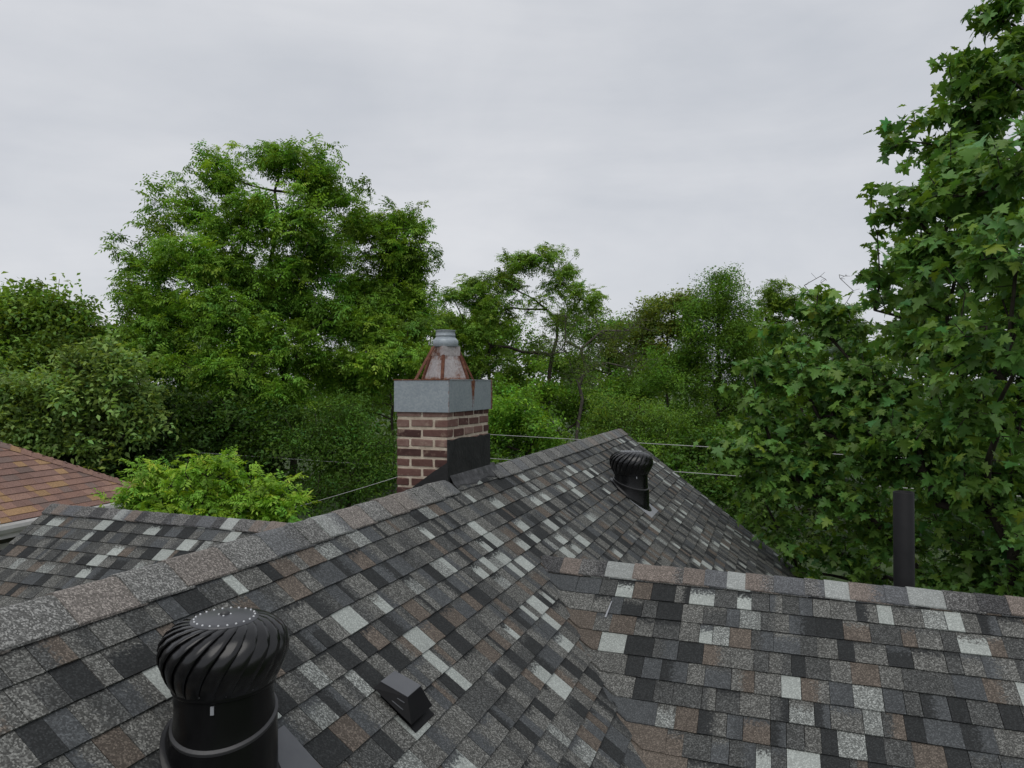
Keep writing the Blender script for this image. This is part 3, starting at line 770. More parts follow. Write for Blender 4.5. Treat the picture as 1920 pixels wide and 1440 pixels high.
    b = MB(); b.lathe(dome(0.0034, 0.003), 8); rv = b.mesh('rivet')
    for k in range(22):
        a = 2 * math.pi * k / 22 + 0.1; r = 0.103 * sc
        o = link('rivet', rv, M['rivet'], capo, (r * math.cos(a), r * math.sin(a), zt + 0.0065))
    for k in range(4):
        a = math.pi / 2 * k + 0.5; o = link('rivet', rv, M['rivet'], capo, (0.020 * sc * math.cos(a), 0.020 * sc * math.sin(a), zt + 0.0135))
    b = MB(); b.lathe([(0.013, 0), (0.013, 0.004), (0.009, 0.009), (0.0005, 0.0105)], 14, (False, False)); b.build('hub_nut', M['steel_edge'], capo, (0, 0, zt + 0.0135))
    b = MB(); b.lathe(dome(0.0052, 0.0045), 8); rv2 = b.mesh('bolt')
    rv2.transform(Matrix.Rotation(math.pi / 2, 4, 'Y'))
    for k in range(13):
        a = 2 * math.pi * k / 13 + 0.15
        o = link('bolt', rv2, M['steel_edge'], t, (0.180 * sc * math.cos(a), 0.180 * sc * math.sin(a), z0 + 0.014)); o.rotation_euler = (0, 0, a)
    # little clip under the rotor
    b = MB(); b.box((-0.001, -0.0045, -0.022), (0.004, 0.0045, 0.0)); o = b.build('clip', M['bare_plate'], t)
    a = math.radians(-88) - ROT + 0.12
    o.location = ((rn + 0.004) * math.cos(a), (rn + 0.004) * math.sin(a), z0 - 0.014); o.rotation_euler = (0, 0, a)
    # flashing plate: the lower half lies on the shingles
    b = MB(); g = 0.016
    P4 = [(0.02, -0.21), (0.245, -0.21), (0.245, 0.21), (0.02, 0.21)]
    P4 = plate or [(X * sc, Y * sc) for X, Y in P4]
    b.add([(X, Y, -p1 * X + g) for X, Y in P4] + [(X, Y, -p1 * X + g - 0.004) for X, Y in P4], [(0, 1, 2, 3), (7, 6, 5, 4), (0, 4, 5, 1), (1, 5, 6, 2), (2, 6, 7, 3), (3, 7, 4, 0)])
    b.build('flashing_plate', plate_mat, t)
    return t
turbine(-1.487, 1.645, 'large black turbine ventilator nearest the camera, beside the box vent', 0.2, 0.26, math.radians(-90) - ROT, M['flash_plate'], 0.80, 0.165, 0.282, [(0.0, -0.25), (0.30, -0.25), (0.30, 0.265), (0.0, 0.265)])
turbine(-1.405, 7.50, 'small-looking black turbine ventilator far up the slope near the gable end', 0.9, 0.30, -0.3, M['bare_plate'], 1.03, 0.140, 0.262)

# ------------------------------------------------------------------ box vent hood
bx, by = -1.335, 2.42
v = empty('box_vent', hw(bx, by, zm(bx)), ROT); props(v, 'small black box vent hood on the shingles right of the near turbine', 'roof vent')
rz = lambda X: -p1 * X
def hexa(name, bot, topp, m, parent):
    b = MB(); b.add(bot + topp, [(3, 2, 1, 0), (4, 5, 6, 7), (0, 1, 5, 4), (1, 2, 6, 5), (2, 3, 7, 6), (3, 0, 4, 7)])
    me = b.mesh(name); fix_normals(me); return link(name, me, m, parent)
T = lambda X: 0.082 - 0.36 * X
hexa('hood', [(-0.075, -0.085, rz(-0.075) + 0.035), (0.085, -0.085, rz(0.085) + 0.045), (0.085, 0.085, rz(0.085) + 0.045), (-0.075, 0.085, rz(-0.075) + 0.035)],
     [(-0.062, -0.053, T(-0.062)), (0.050, -0.053, T(0.050)), (0.050, 0.053, T(0.050)), (-0.062, 0.053, T(-0.062))], M['black_matt'], v)
hexa('top_plate', [(-0.063, -0.054, T(-0.063) + 0.0005), (0.052, -0.054, T(0.052) + 0.0005), (0.052, 0.054, T(0.052) + 0.0005), (-0.063, 0.054, T(-0.063) + 0.0005)],
     [(-0.063, -0.054, T(-0.063) + 0.003), (0.052, -0.054, T(0.052) + 0.003), (0.052, 0.054, T(0.052) + 0.003), (-0.063, 0.054, T(-0.063) + 0.003)], M['flash_plate'], v)
hexa('body', [(-0.06, -0.06, rz(-0.06)), (0.06, -0.06, rz(0.06)), (0.06, 0.06, rz(0.06)), (-0.06, 0.06, rz(-0.06))],
     [(-0.06, -0.06, rz(-0.06) + 0.05), (0.06, -0.06, rz(0.06) + 0.055), (0.06, 0.06, rz(0.06) + 0.055), (-0.06, 0.06, rz(-0.06) + 0.05)], M['black_matt'], v)
for q in (0.3, 0.62):          # pressed ribs on the side that faces the camera
    y_ = -0.085 + 0.032 * q; zA = (rz(-0.07) + 0.035) * (1 - q) + T(-0.062) * q; zB = (rz(0.08) + 0.045) * (1 - q) + T(0.05) * q
    b = MB(); b.tube([(-0.05, y_ - 0.001, zA * 0.86 + zB * 0.14), (0.045, y_ - 0.001, zA * 0.2 + zB * 0.8)], 0.0022, 6); b.build('rib', M['flash_plate'], v)
b = MB(); P4 = [(-0.02, -0.066), (0.092, -0.066), (0.092, 0.088), (-0.02, 0.088)]
b.add([(X, Y, rz(X) + 0.016) for X, Y in P4] + [(X, Y, rz(X) + 0.0125) for X, Y in P4], [(0, 1, 2, 3), (7, 6, 5, 4), (0, 4, 5, 1), (1, 5, 6, 2), (2, 6, 7, 3), (3, 7, 4, 0)])
b.build('flange', M['black_matt'], v)

# ------------------------------------------------------------------ plumbing vent pipe behind the wing ridge
wp = at(1696, 1000, 4.22)
pp = empty('vent_pipe', (wp.x, wp.y, 4.9)); props(pp, 'tall black vent pipe standing behind the wing ridge at right', 'pipe')
b = MB(); ztop = H - (922 - 720) / F * 4.22 - 4.9; rp = 0.0565
b.lathe([(rp, -0.1), (rp, ztop - 0.003), (rp - 0.003, ztop), (rp - 0.008, ztop), (rp - 0.008, ztop - 0.25)], 28); b.build('pipe', M['pipe'], pp)
b = MB(); b.lathe([(rp + 0.05, 0.21), (rp + 0.012, 0.27), (rp + 0.003, 0.31)], 28); b.build('boot', M['tar'], pp)
pp.rotation_euler = (0.0, -0.006, 0)

# ------------------------------------------------------------------ the neighbour's house with a red hip roof
nb_corner = Vector((-5.74, 11.55, H - 1.765)); NR = -math.atan2(0.284, 0.96)
nbh = empty('neighbour_house', (nb_corner.x, nb_corner.y, 0), NR); props(nbh, 'neighbouring house with a reddish brown hip roof and white gutter, left edge', 'house')
ez = nb_corner.z; pn = 0.60; NL, NWd = 11.0, 8.0      # local x to the right, y away; the corner is the origin, house extends -x and -y
hipx = NWd / 2
P = lambda x, y: (x, y, ez + pn * min(-x, -y, x + NWd, y + NL))
decks = [('roof_slope', [(0, 0), (-hipx, -hipx), (-hipx, -NL + hipx), (0, -NL)]), ('roof_slope', [(0, 0), (-NWd, 0), (-hipx, -hipx)]),
         ('roof_slope', [(-NWd, 0), (-NWd, -NL), (-hipx, -NL + hipx), (-hipx, -hipx)]), ('roof_slope', [(0, -NL), (-hipx, -NL + hipx), (-NWd, -NL)])]
cn, sn = 1 / math.hypot(1, pn), pn / math.hypot(1, pn)
_hw = hw
def hw(x, y, z):
    c, s = math.cos(NR), math.sin(NR); return Vector((nb_corner.x + c * x - s * y, nb_corner.y + s * x + c * y, z))
for i, (nm, poly) in enumerate(decks):
    d = deck(nm, [P(*q) for q in poly], nbh)
    if i == 0:
        keep = lambda c: -c.x < -c.y + 0.02 and -c.x < c.y + NL
        ts = lay((-hipx, 0, ez + pn * hipx), (0, 1, 0), (cn, 0, -sn), -NL, 0, hipx / cn + 0.02, PAL_RED, None, (0.10, 0.30), None, 0.143, 0.009, lambda v: -hipx + (v - 0.07) * cn)
    elif i == 1:
        keep = lambda c: -c.y < -c.x + 0.02 and -c.y < c.x + NWd
        ts = lay((0, -hipx, ez + pn * hipx), (-1, 0, 0), (0, cn, -sn), 0, NWd, hipx / cn + 0.02, PAL_RED, lambda c: -c.y < c.x + NWd, (0.15, 0.35), lambda v: hipx - (v - 0.07) * cn)
    else: ts = []
    ts.sort(key=lambda t: -t.area)
    nbig = 300 if i == 0 else 0
    for t in ts[:nbig]: tab_object(t, d, M['shingle'])
    tab_field(ts[nbig:], d, M['shingle'])
# hip caps
A = Vector((0.0, 0.0, ez + 0.0)); B = Vector((-hipx, -hipx, ez + pn * hipx)); dr = (B - A); Ln = dr.length; dr.normalize(); u = 0
while u < Ln:
    w = 0.143; V = []
    for uu, off in ((u, 0.026), (min(u + w + 0.03, Ln), 0.018)):
        c = A + dr * uu
        for o_ in (0.10, 0.0, -0.10):
            q = c + Vector((o_, -o_, 0)); q.z = ez + pn * min(-q.x, -q.y) + off - (0.004 if o_ == 0 else 0.003)
            V.append(q)
    V += [q - Vector((0, 0, 0.014)) for q in V[:3]]
    t = Tab(); t.v = V; t.f = [(0, 1, 4, 3), (1, 2, 5, 4), (6, 7, 1, 0), (7, 8, 2, 1)]
    c1 = tint_for(PAL_RED, pick(PAL_RED)); t.t1 = t.t2 = [c1] * 9; t.bl = [1.6] * 9; t.c = sum(V, Vector()) / 9
    tab_object(t, nbh, M['shingle'], 'hip_cap'); u += w
hw = _hw
# eaves: fascia, gutter, soffit, wall, window
def bar(name, lo, hi, m, parent=nbh):
    b = MB(); b.box(lo, hi); return b.build(name, m, parent)
bar('fascia', (0.012, -NL, ez - 0.19), (0.034, 0.03, ez - 0.015), M['white_paint'])
bar('fascia', (-NWd, 0.012, ez - 0.19), (0.010, 0.034, ez - 0.015), M['white_paint'])
def gutter(pts_fn, name):
    prof = [(0.036, -0.022), (0.036, -0.125), (0.10, -0.125), (0.135, -0.07), (0.135, -0.022), (0.128, -0.022), (0.128, -0.065), (0.095, -0.117), (0.043, -0.117), (0.043, -0.022)]
    b = MB(); k = len(prof)
    for e_ in (0, 1):
        b.v += [pts_fn(o, z_, e_) for o, z_ in prof]
    b.f = [(i, (i + 1) % k, k + (i + 1) % k, k + i) for i in range(k)] + [tuple(range(k)), tuple(range(2 * k - 1, k - 1, -1))]; b.sm = [False] * len(b.f)
    me = b.mesh(name); fix_normals(me); return link(name, me, M['white_paint'], nbh)
gutter(lambda o, z_, e_: (o, -NL if e_ == 0 else 0.135, ez + z_), 'gutter')
gutter(lambda o, z_, e_: (-NWd if e_ == 0 else 0.034, o + 0.001, ez + z_ - 0.002), 'gutter')
bar('soffit', (-0.42, -NL + 0.1, ez - 0.205), (0.03, 0.03, ez - 0.192), M['white_paint'])
bar('wall', (-NWd + 0.4, -NL + 0.4, 0), (-0.42, -0.4, ez - 0.206), M['wall_green'])
for yy in (-2.2, -4.2, -6.6):
    w = bar('window', (-0.419, yy - 0.55, 2.2), (-0.39, yy + 0.55, ez - 0.36), M['white_paint'])
    g = bar('pane', (-0.392, yy - 0.47, 2.28), (-0.385, yy + 0.47, ez - 0.44), M['glass'], w)
# bent white downspout strap ends on the gutter
for yy in (-0.75, -2.75):
    b = MB(); b.tube([(0.05, yy, ez - 0.0), (0.10, yy + 0.02, ez + 0.03), (0.13, yy - 0.05, ez - 0.02), (0.16, yy - 0.05, ez - 0.07)], 0.012, 6); b.build('gutter_strap', M['white_paint'], nbh)

# ------------------------------------------------------------------ cables
def cable(name, label, a, c, sag, r, group='overhead cables', n=40, twist=False):
    a, c = Vector(a), Vector(c)
    pts = [a.lerp(c, i / n) - Vector((0, 0, sag * 4 * (i / n) * (1 - i / n))) for i in range(n + 1)]
    b = MB(); b.tube(pts, r, 6); o = b.build(name, M['cable'], None)
    return props(o, label, 'cable', group)
cable('overhead_cable', 'upper thin grey cable running from the chimney to the maple', at(800, 808, 21.5), at(2300, 893, 12.6), 0.0, 0.0085)
cable('overhead_cable', 'lower thin grey cable passing behind the gable peak', at(800, 851, 21.0), at(2300, 958, 12.2), 0.0, 0.0085)
cable('overhead_cable', 'thin cable rising to the chimney from the lower left', at(540, 955, 9.0), at(790, 880, 9.0), 0.01, 0.0035)
cable('overhead_cable', 'faint cable among the dark trees above the red roof', at(-300, 803, 15.2), at(700, 871, 17.5), 0.0, 0.0055)

# ------------------------------------------------------------------ trees
def rot_batch(rng, n, tilt=0.5):
    az = rng.uniform(0, 2 * np.pi, n); tx = rng.normal(0, tilt, n); ty = rng.normal(0, tilt, n)
    ca, sa = np.cos(az), np.sin(az); cx, sx = np.cos(tx), np.sin(tx); cy, sy = np.cos(ty), np.sin(ty)
    Z = np.zeros(n); O = np.ones(n)
    Rz = np.stack([np.stack([ca, -sa, Z], -1), np.stack([sa, ca, Z], -1), np.stack([Z, Z, O], -1)], 1)
    Rx = np.stack([np.stack([O, Z, Z], -1), np.stack([Z, cx, -sx], -1), np.stack([Z, sx, cx], -1)], 1)
    Ry = np.stack([np.stack([cy, Z, sy], -1), np.stack([Z, O, Z], -1), np.stack([-sy, Z, cy], -1)], 1)
    return Rx @ Ry @ Rz

def leaflet(base, d, nrm, ln, wd):
    """rhombus leaflet with a folded midrib (4 points)"""
    s = np.cross(d, nrm); s /= (np.linalg.norm(s) + 1e-9)
    m = base + d * ln * 0.45
    return [base, m + s * wd * 0.5 + nrm * wd * 0.12, base + d * ln - nrm * ln * 0.18, m - s * wd * 0.5 + nrm * wd * 0.12]

def templates(kind, seed, nvar=8):
    rng = np.random.default_rng(seed); outp = []
    for _ in range(nvar):
        V = []
        if kind == 'pinnate':                       # rosette of drooping compound leaves
            for c in range(rng.integers(5, 8)):
                az = rng.uniform(0, 2 * np.pi); el = rng.uniform(-0.15, 1.0); Ln = rng.uniform(0.20, 0.32)
                d = np.array([np.cos(az) * np.cos(el), np.sin(az) * np.cos(el), np.sin(el)])
                side = np.cross(d, [0, 0, 1]); side /= np.linalg.norm(side) + 1e-9
                for q in range(4):
                    t = 0.3 + 0.7 * q / 3; b = d * Ln * t - np.array([0, 0, 1]) * Ln * 0.45 * t * t
                    if q == 3:
                        V.append(leaflet(b, d * 0.8 + np.array([0, 0, -0.6]), np.array([0, 0, 1.0]), 0.095, 0.042))
                    else:
                        for sg in (1, -1):
                            dd = d * 0.45 + side * sg * 0.8 + np.array([0, 0, -0.35 - rng.uniform(0, 0.3)])
                            V.append(leaflet(b, dd / np.linalg.norm(dd), np.array([0, 0, 1.0]) + 0.3 * rng.normal(size=3), rng.uniform(0.075, 0.105), 0.038))
        elif kind == 'simple':                      # short twig with broad leaves
            for c in range(rng.integers(12, 17)):
                p = rng.normal(0, 0.11, 3) * np.array([1, 1, 0.7]); az = rng.uniform(0, 2 * np.pi)
                d = np.array([np.cos(az), np.sin(az), rng.uniform(-0.7, 0.2)]); d /= np.linalg.norm(d)
                V.append(leaflet(p, d, np.array([0, 0, 1.0]) + 0.35 * rng.normal(size=3), rng.uniform(0.08, 0.125), rng.uniform(0.05, 0.075)))
        elif kind == 'fine':                        # feathery small leaves
            for c in range(rng.integers(18, 24)):
                p = rng.normal(0, 0.13, 3) * np.array([1, 1, 0.75]); az = rng.uniform(0, 2 * np.pi)
                d = np.array([np.cos(az), np.sin(az), rng.uniform(-0.9, 0.3)]); d /= np.linalg.norm(d)
                V.append(leaflet(p, d, np.array([0, 0, 1.0]) + 0.5 * rng.normal(size=3), rng.uniform(0.06, 0.10), rng.uniform(0.025, 0.04)))
        elif kind == 'frond':                       # long feather leaves of a young sapling, near the camera
            for c in range(rng.integers(3, 5)):
                az = rng.uniform(0, 2 * np.pi); el = rng.uniform(0.0, 0.9); Ln = rng.uniform(0.16, 0.28)
                d = np.array([np.cos(az) * np.cos(el), np.sin(az) * np.cos(el), np.sin(el)])
                side = np.cross(d, [0, 0, 1]); side /= np.linalg.norm(side) + 1e-9
                for q in range(5):
                    t = 0.25 + 0.75 * q / 4; b = d * Ln * t - np.array([0, 0, 1]) * Ln * 0.5 * t * t
                    for sg in ((1, -1) if q < 4 else (0,)):
                        dd = d * (0.5 if sg else 1) + side * sg * 0.8 + np.array([0, 0, -0.4 - rng.uniform(0, 0.3)])
                        V.append(leaflet(b, dd / np.linalg.norm(dd), np.array([0, 0, 1.0]) + 0.25 * rng.normal(size=3), rng.uniform(0.06, 0.085), 0.03))
        outp.append(np.array(V))                    # (m,4,3)
    return outp
TPL = {k: templates(k, 11 + i) for i, k in enumerate(('pinnate', 'simple', 'fine', 'frond'))}

def grow(trunk, limbs, tips, seed, seg=0.55, jit=0.10, rtip=0.006, expo=2.35):
    """branch skeleton: every tip is joined to the nearest older node; returns pos, parent, radius"""
    rng = np.random.default_rng(seed)
    cap_ = 200 + len(limbs) * 60 + len(tips) * 12
    pos = np.zeros((cap_, 3)); par = np.full(cap_, -1, int); n = 0
    tr = [np.array(q, float) for q in trunk]
    for i, q in enumerate(tr):
        if i == 0: pos[0] = q; n = 1; continue
        m = max(1, int(np.linalg.norm(q - tr[i - 1]) / seg))
        a = pos[n - 1].copy()
        for k in range(1, m + 1):
            pos[n] = a + (q - a) * k / m + rng.normal(0, jit * 0.5, 3) * (k < m); par[n] = n - 1; n += 1
    def join(t, up):
        nonlocal n
        dv = pos[:n] - t; dist = np.sqrt((dv ** 2).sum(1))
        cost = dist + up * np.maximum(0, dv[:, 2]) + 0.25 * up * np.maximum(0, 0.4 - (t[2] - pos[:n, 2]))
        i = int(np.argmin(cost)); D = dist[i]; m = max(1, int(D / seg)); a = pos[i].copy()
        bow = np.array([0, 0, D * 0.10]); last = i
        for k in range(1, m + 1):
            f = k / m
            if n >= cap_: return
            pos[n] = a + (t - a) * f + bow * 4 * f * (1 - f) * 0.5 + rng.normal(0, jit * min(1, D), 3) * (k < m); par[n] = last; last = n; n += 1
    for t in limbs: join(np.array(t, float), 1.2)
    for t in tips: join(np.array(t, float), 0.5)
    rad = np.zeros(n); acc = np.zeros(n); kids = np.bincount(par[1:n], minlength=n)
    for i in range(n - 1, -1, -1):
        rad[i] = max(rtip, acc[i]) ** 1.0 if kids[i] == 0 else acc[i] ** (1 / expo)
        if par[i] >= 0: acc[par[i]] += rad[i] ** expo
    return pos[:n], par[:n], rad

def branch_mesh(pos, par, rad, rmax, rmin=0.0, sides=6):
    k = rmax / rad[0] if rad[0] > rmax else 1.0
    rad = np.where(rad * k < 0.004, 0.004, rad * k)
    e = [i for i in range(len(par)) if par[i] >= 0 and rad[i] >= rmin]
    a = pos[par[e]]; c = pos[e]; ra = rad[par[e]]; rc = rad[e]
    ra = np.minimum(ra, rc * 1.6)
    d = c - a; L_ = np.linalg.norm(d, axis=1, keepdims=True) + 1e-9; d = d / L_
    ref = np.where(np.abs(d[:, 2:3]) > 0.9, np.array([[1.0, 0, 0]]), np.array([[0, 0, 1.0]]))
    s = np.cross(d, ref); s /= np.linalg.norm(s, axis=1, keepdims=True); t = np.cross(d, s)
    V = []; 
    an = np.arange(sides) * 2 * np.pi / sides
    circ = s[:, None, :] * np.cos(an)[None, :, None] + t[:, None, :] * np.sin(an)[None, :, None]
    lo = (a - d * 0.25 * ra[:, None])[:, None, :] + circ * ra[:, None, None]; hi = (c + d * 0.25 * rc[:, None])[:, None, :] + circ * rc[:, None, None]
    V = np.concatenate([lo, hi], 1).reshape(-1, 3)
    base = np.arange(len(e))[:, None, None] * 2 * sides
    k0 = np.arange(sides); k1 = (k0 + 1) % sides
    q = np.stack([k0, k1, k1 + sides, k0 + sides], -1)[None] + base
    return V, q.reshape(-1, 4)

def foliage(tips, kind, rng, scale, colour, var, tilt=0.45, shade=None):
    V = []; C = []
    tpl = TPL[kind]; idx = rng.integers(0, len(tpl), len(tips))
    for v in range(len(tpl)):
        P = tips[idx == v]; k = len(P); sh = np.ones(k) if shade is None else shade[idx == v]
        if not k: continue
        T_ = tpl[v]; m = len(T_)
        Rm = rot_batch(rng, k, tilt); sc = rng.uniform(0.75, 1.25, k) * scale
        W_ = np.einsum('kij,mqj->kmqi', Rm, T_) * sc[:, None, None, None] + P[:, None, None, :]
        col = np.array(colour)[None, None, :] * np.array([1.72, 1.98, 1.45]) * sh[:, None, None] * (1 + rng.normal(0, var, (k, 1, 1))) * (1 + rng.normal(0, var * 0.7, (k, m, 1)))
        hue = rng.normal(0, 0.10, (k, 1)); col = np.clip(col, 0.004, 0.6)
        col[..., 0] *= 1 + hue; col[..., 2] *= 1 - hue
        V.append(W_.reshape(-1, 3)); C.append(np.repeat(col.reshape(-1, 3), 4, 0))
    V = np.concatenate(V); C = np.concatenate(C); C = np.concatenate([np.clip(C, 0.003, 0.7), np.ones((len(C), 1))], 1)
    return V, np.arange(len(V)).reshape(-1, 4), C

CLUMP = [None]
def in_blobs(blobs, n, rng, shell=0.45, sub=0, flat=0.75):
    """tips inside the crown lobes; sub > 0 gathers them into flattened clumps with gaps between"""
    w = np.array([b[1][0] * b[1][2] * (b[2] if len(b) > 2 else 1) for b in blobs]); w /= w.sum()
    k = rng.choice(len(blobs), n, p=w)
    c = np.array([b[0] for b in blobs])[k]; q = np.array([b[1] for b in blobs])[k]
    if sub:
        sd_ = rng.normal(size=(len(blobs), sub, 3)); sd_ /= np.linalg.norm(sd_, axis=2, keepdims=True)
        sd_ *= (shell + (1 - shell) * np.sqrt(rng.uniform(0, 1, (len(blobs), sub, 1)))) * 0.82
        si = rng.integers(0, sub, n); CLUMP[:] = [k * sub + si]
        d = sd_[k, si] + rng.normal(0, 0.24, (n, 3)) * np.array([1, 1, flat])
        return c + d * q, k
    d = rng.normal(size=(n, 3)); d /= np.linalg.norm(d, axis=1, keepdims=True)
    r = shell + (1 - shell) * np.sqrt(rng.uniform(0, 1, n))
    return c + d * r[:, None] * q, k

def px_blobs(lst, depth=1.0):
    """(px, py, radius px, Z[, weight]) -> crown lobes at their own distance"""
    o = []
    for e_ in lst:
        px, py, r, Z = e_[:4]; R_ = r / F * Z
        o.append((np.array(at(px, py, Z)), np.array([R_, R_ * depth, R_ * 0.92]), e_[4] if len(e_) > 4 else 1.0))
    return o

def tree(name, label, cat, group, base, trunk, blobs, ntips, kind, colour, seed, scale=1.0, per=1.6, var=0.22, rtr=0.2, bark='bark', shell=0.4, twigs=0, rmin=0.0, spread=0.22, tilt=0.45, tufts=0.12, sub=6, tlen=0.45, sides=4, flat=0.8):
    rng = np.random.default_rng(seed); base = Vector(base)
    CLUMP[0] = None; tips, kb = in_blobs(blobs, ntips, rng, shell, sub, flat)
    tone = np.ones(ntips) if CLUMP[0] is None else np.clip(1 + rng.normal(0, 0.20, len(blobs) * sub), 0.6, 1.5)[CLUMP[0]]
    if tufts:                        # leaders that stand out of the crown's outline
        cen_ = np.array([b[0] for b in blobs])[kb]; mid = np.mean([b[0] for b in blobs], 0)
        far = np.linalg.norm((tips - mid) * np.array([1, 0.6, 1]), axis=1); pk = (far > np.quantile(far, 0.45)) & (rng.uniform(0, 1, ntips) < tufts)
        dv = tips - cen_; dv /= np.linalg.norm(dv, axis=1, keepdims=True) + 1e-9; dv[:, 2] = np.abs(dv[:, 2]) * 0.7 + 0.35
        tips = tips + dv * (rng.uniform(0.25, 1.0, ntips) * tlen * pk)[:, None]
    order = np.argsort(np.linalg.norm(tips - np.array([b[0] for b in blobs])[kb], axis=1))
    limbs = sorted([b[0] for b in blobs], key=lambda q: (q - np.array(trunk[-1])) @ (q - np.array(trunk[-1])))
    pos, par, rad = grow(trunk, limbs, tips[order], seed)
    t = empty(name, base); props(t, label, cat, group)
    V, Q = branch_mesh(pos, par, rad, rtr, rmin, sides)
    off = np.array(base)
    link('trunk', np_mesh('trunk', V - off, Q, smooth=True), M[bark], t)
    if kind:
        n2 = int(ntips * per); src = np.concatenate([np.arange(min(ntips, n2)), rng.integers(0, ntips, max(0, n2 - ntips))])
        P_ = tips[src] + rng.normal(0, spread, (n2, 3)) * np.array([1, 1, 0.7]) * (np.arange(n2)[:, None] >= ntips)
        V, Q, C = foliage(P_, kind, rng, scale, colour, var, tilt, tone[src])
        o = link('crown', np_mesh('crown', V - off, Q, {'tint': C}), M['leaf'], t); o['kind'] = 'stuff'
    return t

G_BG = 'trees of the wood behind the house'
def trunk_to(px, Z, py_top, lean=0.0, zb=0.0, dx=0.0):
    a = at(px, 720, Z); a.z = zb; c = at(px + dx, py_top, Z)
    return [tuple(a), tuple(a.lerp(c, 0.5) + Vector((lean, 0, 0))), tuple(c)]

# the tall tree left of the chimney
Z = 21.0
bl = px_blobs([(530,312,38,Z),(512,290,20,Z),(425,330,42,Z,.8),(395,305,22,Z,.8),(595,345,42,Z),(625,375,34,Z),(590,310,18,Z,.8),(350,395,42,Z+.6,.8),(470,410,55,Z-1),(560,420,55,Z-1),(400,430,40,Z-.5,.8),(295,435,32,Z,.8),(305,500,44,Z-.5,.8),(250,550,34,Z,.8),(255,495,22,Z,.8),
   (385,500,66,Z-1),(475,530,66,Z+1),(600,490,58,Z),(545,530,58,Z-.5),(335,580,64,Z-.8),(420,600,70,Z-1.5),(500,610,60,Z-1,.9),(575,600,55,Z+1,.9),(630,590,50,Z),(345,680,66,Z-1.5),(430,700,72,Z-2),(290,640,46,Z-1),(600,690,55,Z,.8),(510,730,62,Z-1.5,.9),(560,660,50,Z-1,.6),(270,590,34,Z,.9)], 1.35)
tree('walnut_tree', 'tallest tree with a broad airy crown left of the chimney', 'tree', G_BG, at(545, 720, Z).xy.to_3d(), [tuple(at(548, 720, Z).xy.to_3d()), tuple(at(546, 800, Z)), tuple(at(530, 690, Z)), tuple(at(527, 590, Z)), tuple(at(505, 500, Z)), tuple(at(520, 400, Z))], bl, 2450, 'pinnate', (0.108, 0.178, 0.032), 3, 1.12, 2.0, rtr=0.26, spread=0.17, tufts=0.3, shell=0.25, sub=14, tlen=0.6, sides=5, flat=0.95)
Z = 22.5
bl = px_blobs([(705,415,40,Z,.8),(665,430,35,Z,.7),(765,440,35,Z,.8),(780,490,36,Z,.8),(720,480,60,Z),(745,550,65,Z),(690,560,60,Z),(790,580,32,Z,.7),(765,620,55,Z),(690,640,65,Z-1),(740,690,65,Z-1.5),(650,710,60,Z-1),(790,690,35,Z-1)], 1.3)
tree('walnut_tree', 'second tall tree right behind the chimney hood, lower than its left neighbour', 'tree', G_BG, at(655, 720, Z).xy.to_3d(), [tuple(at(640, 720, Z).xy.to_3d()), tuple(at(640, 800, Z)), tuple(at(668, 700, Z)), tuple(at(700, 610, Z)), tuple(at(712, 500, Z))], bl, 1250, 'pinnate', (0.108, 0.172, 0.030), 5, 1.12, 2.0, rtr=0.22, spread=0.17, tufts=0.3, shell=0.25, sub=14, tlen=0.6, sides=5, flat=0.95)
# trees at the left edge
Z = 19.0
bl = px_blobs([(45,565,45,Z),(20,590,50,Z),(95,590,45,Z),(145,605,40,Z),(60,640,70,Z),(150,660,65,Z),(210,640,50,Z+1),(255,640,35,Z+1,.7),(20,700,70,Z),(230,700,55,Z),(120,730,70,Z)], 1.3)
tree('oak_tree', 'dark round-headed tree at the left edge behind the red roof', 'tree', G_BG, at(90, 720, Z).xy.to_3d(), trunk_to(90, Z, 640), bl, 1300, 'simple', (0.115, 0.165, 0.042), 8, 1.25, 1.7, rtr=0.25, tufts=0.3, tlen=0.5)
Z = 15.5
bl = px_blobs([(215,680,45,Z),(150,720,55,Z),(90,760,60,Z),(230,740,50,Z),(30,790,60,Z),(170,790,55,Z),(255,800,40,Z,.7),(90,830,50,Z),(20,740,40,Z),(200,840,45,Z,.6)], 1.1)
tree('linden_tree', 'grey-green broadleaf tree just above the red roof', 'tree', G_BG, at(180, 720, Z).xy.to_3d(), trunk_to(180, Z, 800), bl, 950, 'simple', (0.125, 0.172, 0.066), 9, 1.1, 1.6, rtr=0.18)
# airy tree right of the chimney, with a leaning limb
Z = 27.0
bl = px_blobs([(1000,480,26,Z),(965,490,28,Z,.7),(1030,480,26,Z,.7),(950,530,36,Z,.7),(1050,530,40,Z,.8),(1090,560,36,Z,.8),(1115,575,22,Z,.6),(890,540,34,Z),(850,560,32,Z),(870,600,48,Z),(925,590,45,Z),(1000,560,36,Z,.4),(850,650,45,Z),(920,650,50,Z,.8),(1060,600,40,Z,.5),(890,700,40,Z,.7),(835,610,30,Z)], 1.4)
tree('locust_tree', 'sparse airy tree with visible crooked limbs right of the chimney', 'tree', G_BG, at(1025, 720, Z).xy.to_3d(), [tuple(at(1025, 720, Z).xy.to_3d()), tuple(at(1022, 790, Z)), tuple(at(1030, 700, Z)), tuple(at(1045, 600, Z))], bl, 950, 'pinnate', (0.115, 0.175, 0.035), 12, 1.05, 1.7, rtr=0.30, bark='bark')
Z = 25.0
bl = px_blobs([(1060,640,60,Z),(1130,620,50,Z),(1180,620,45,Z),(1100,690,60,Z),(1180,690,45,Z),(1060,590,35,Z)], 1.3)
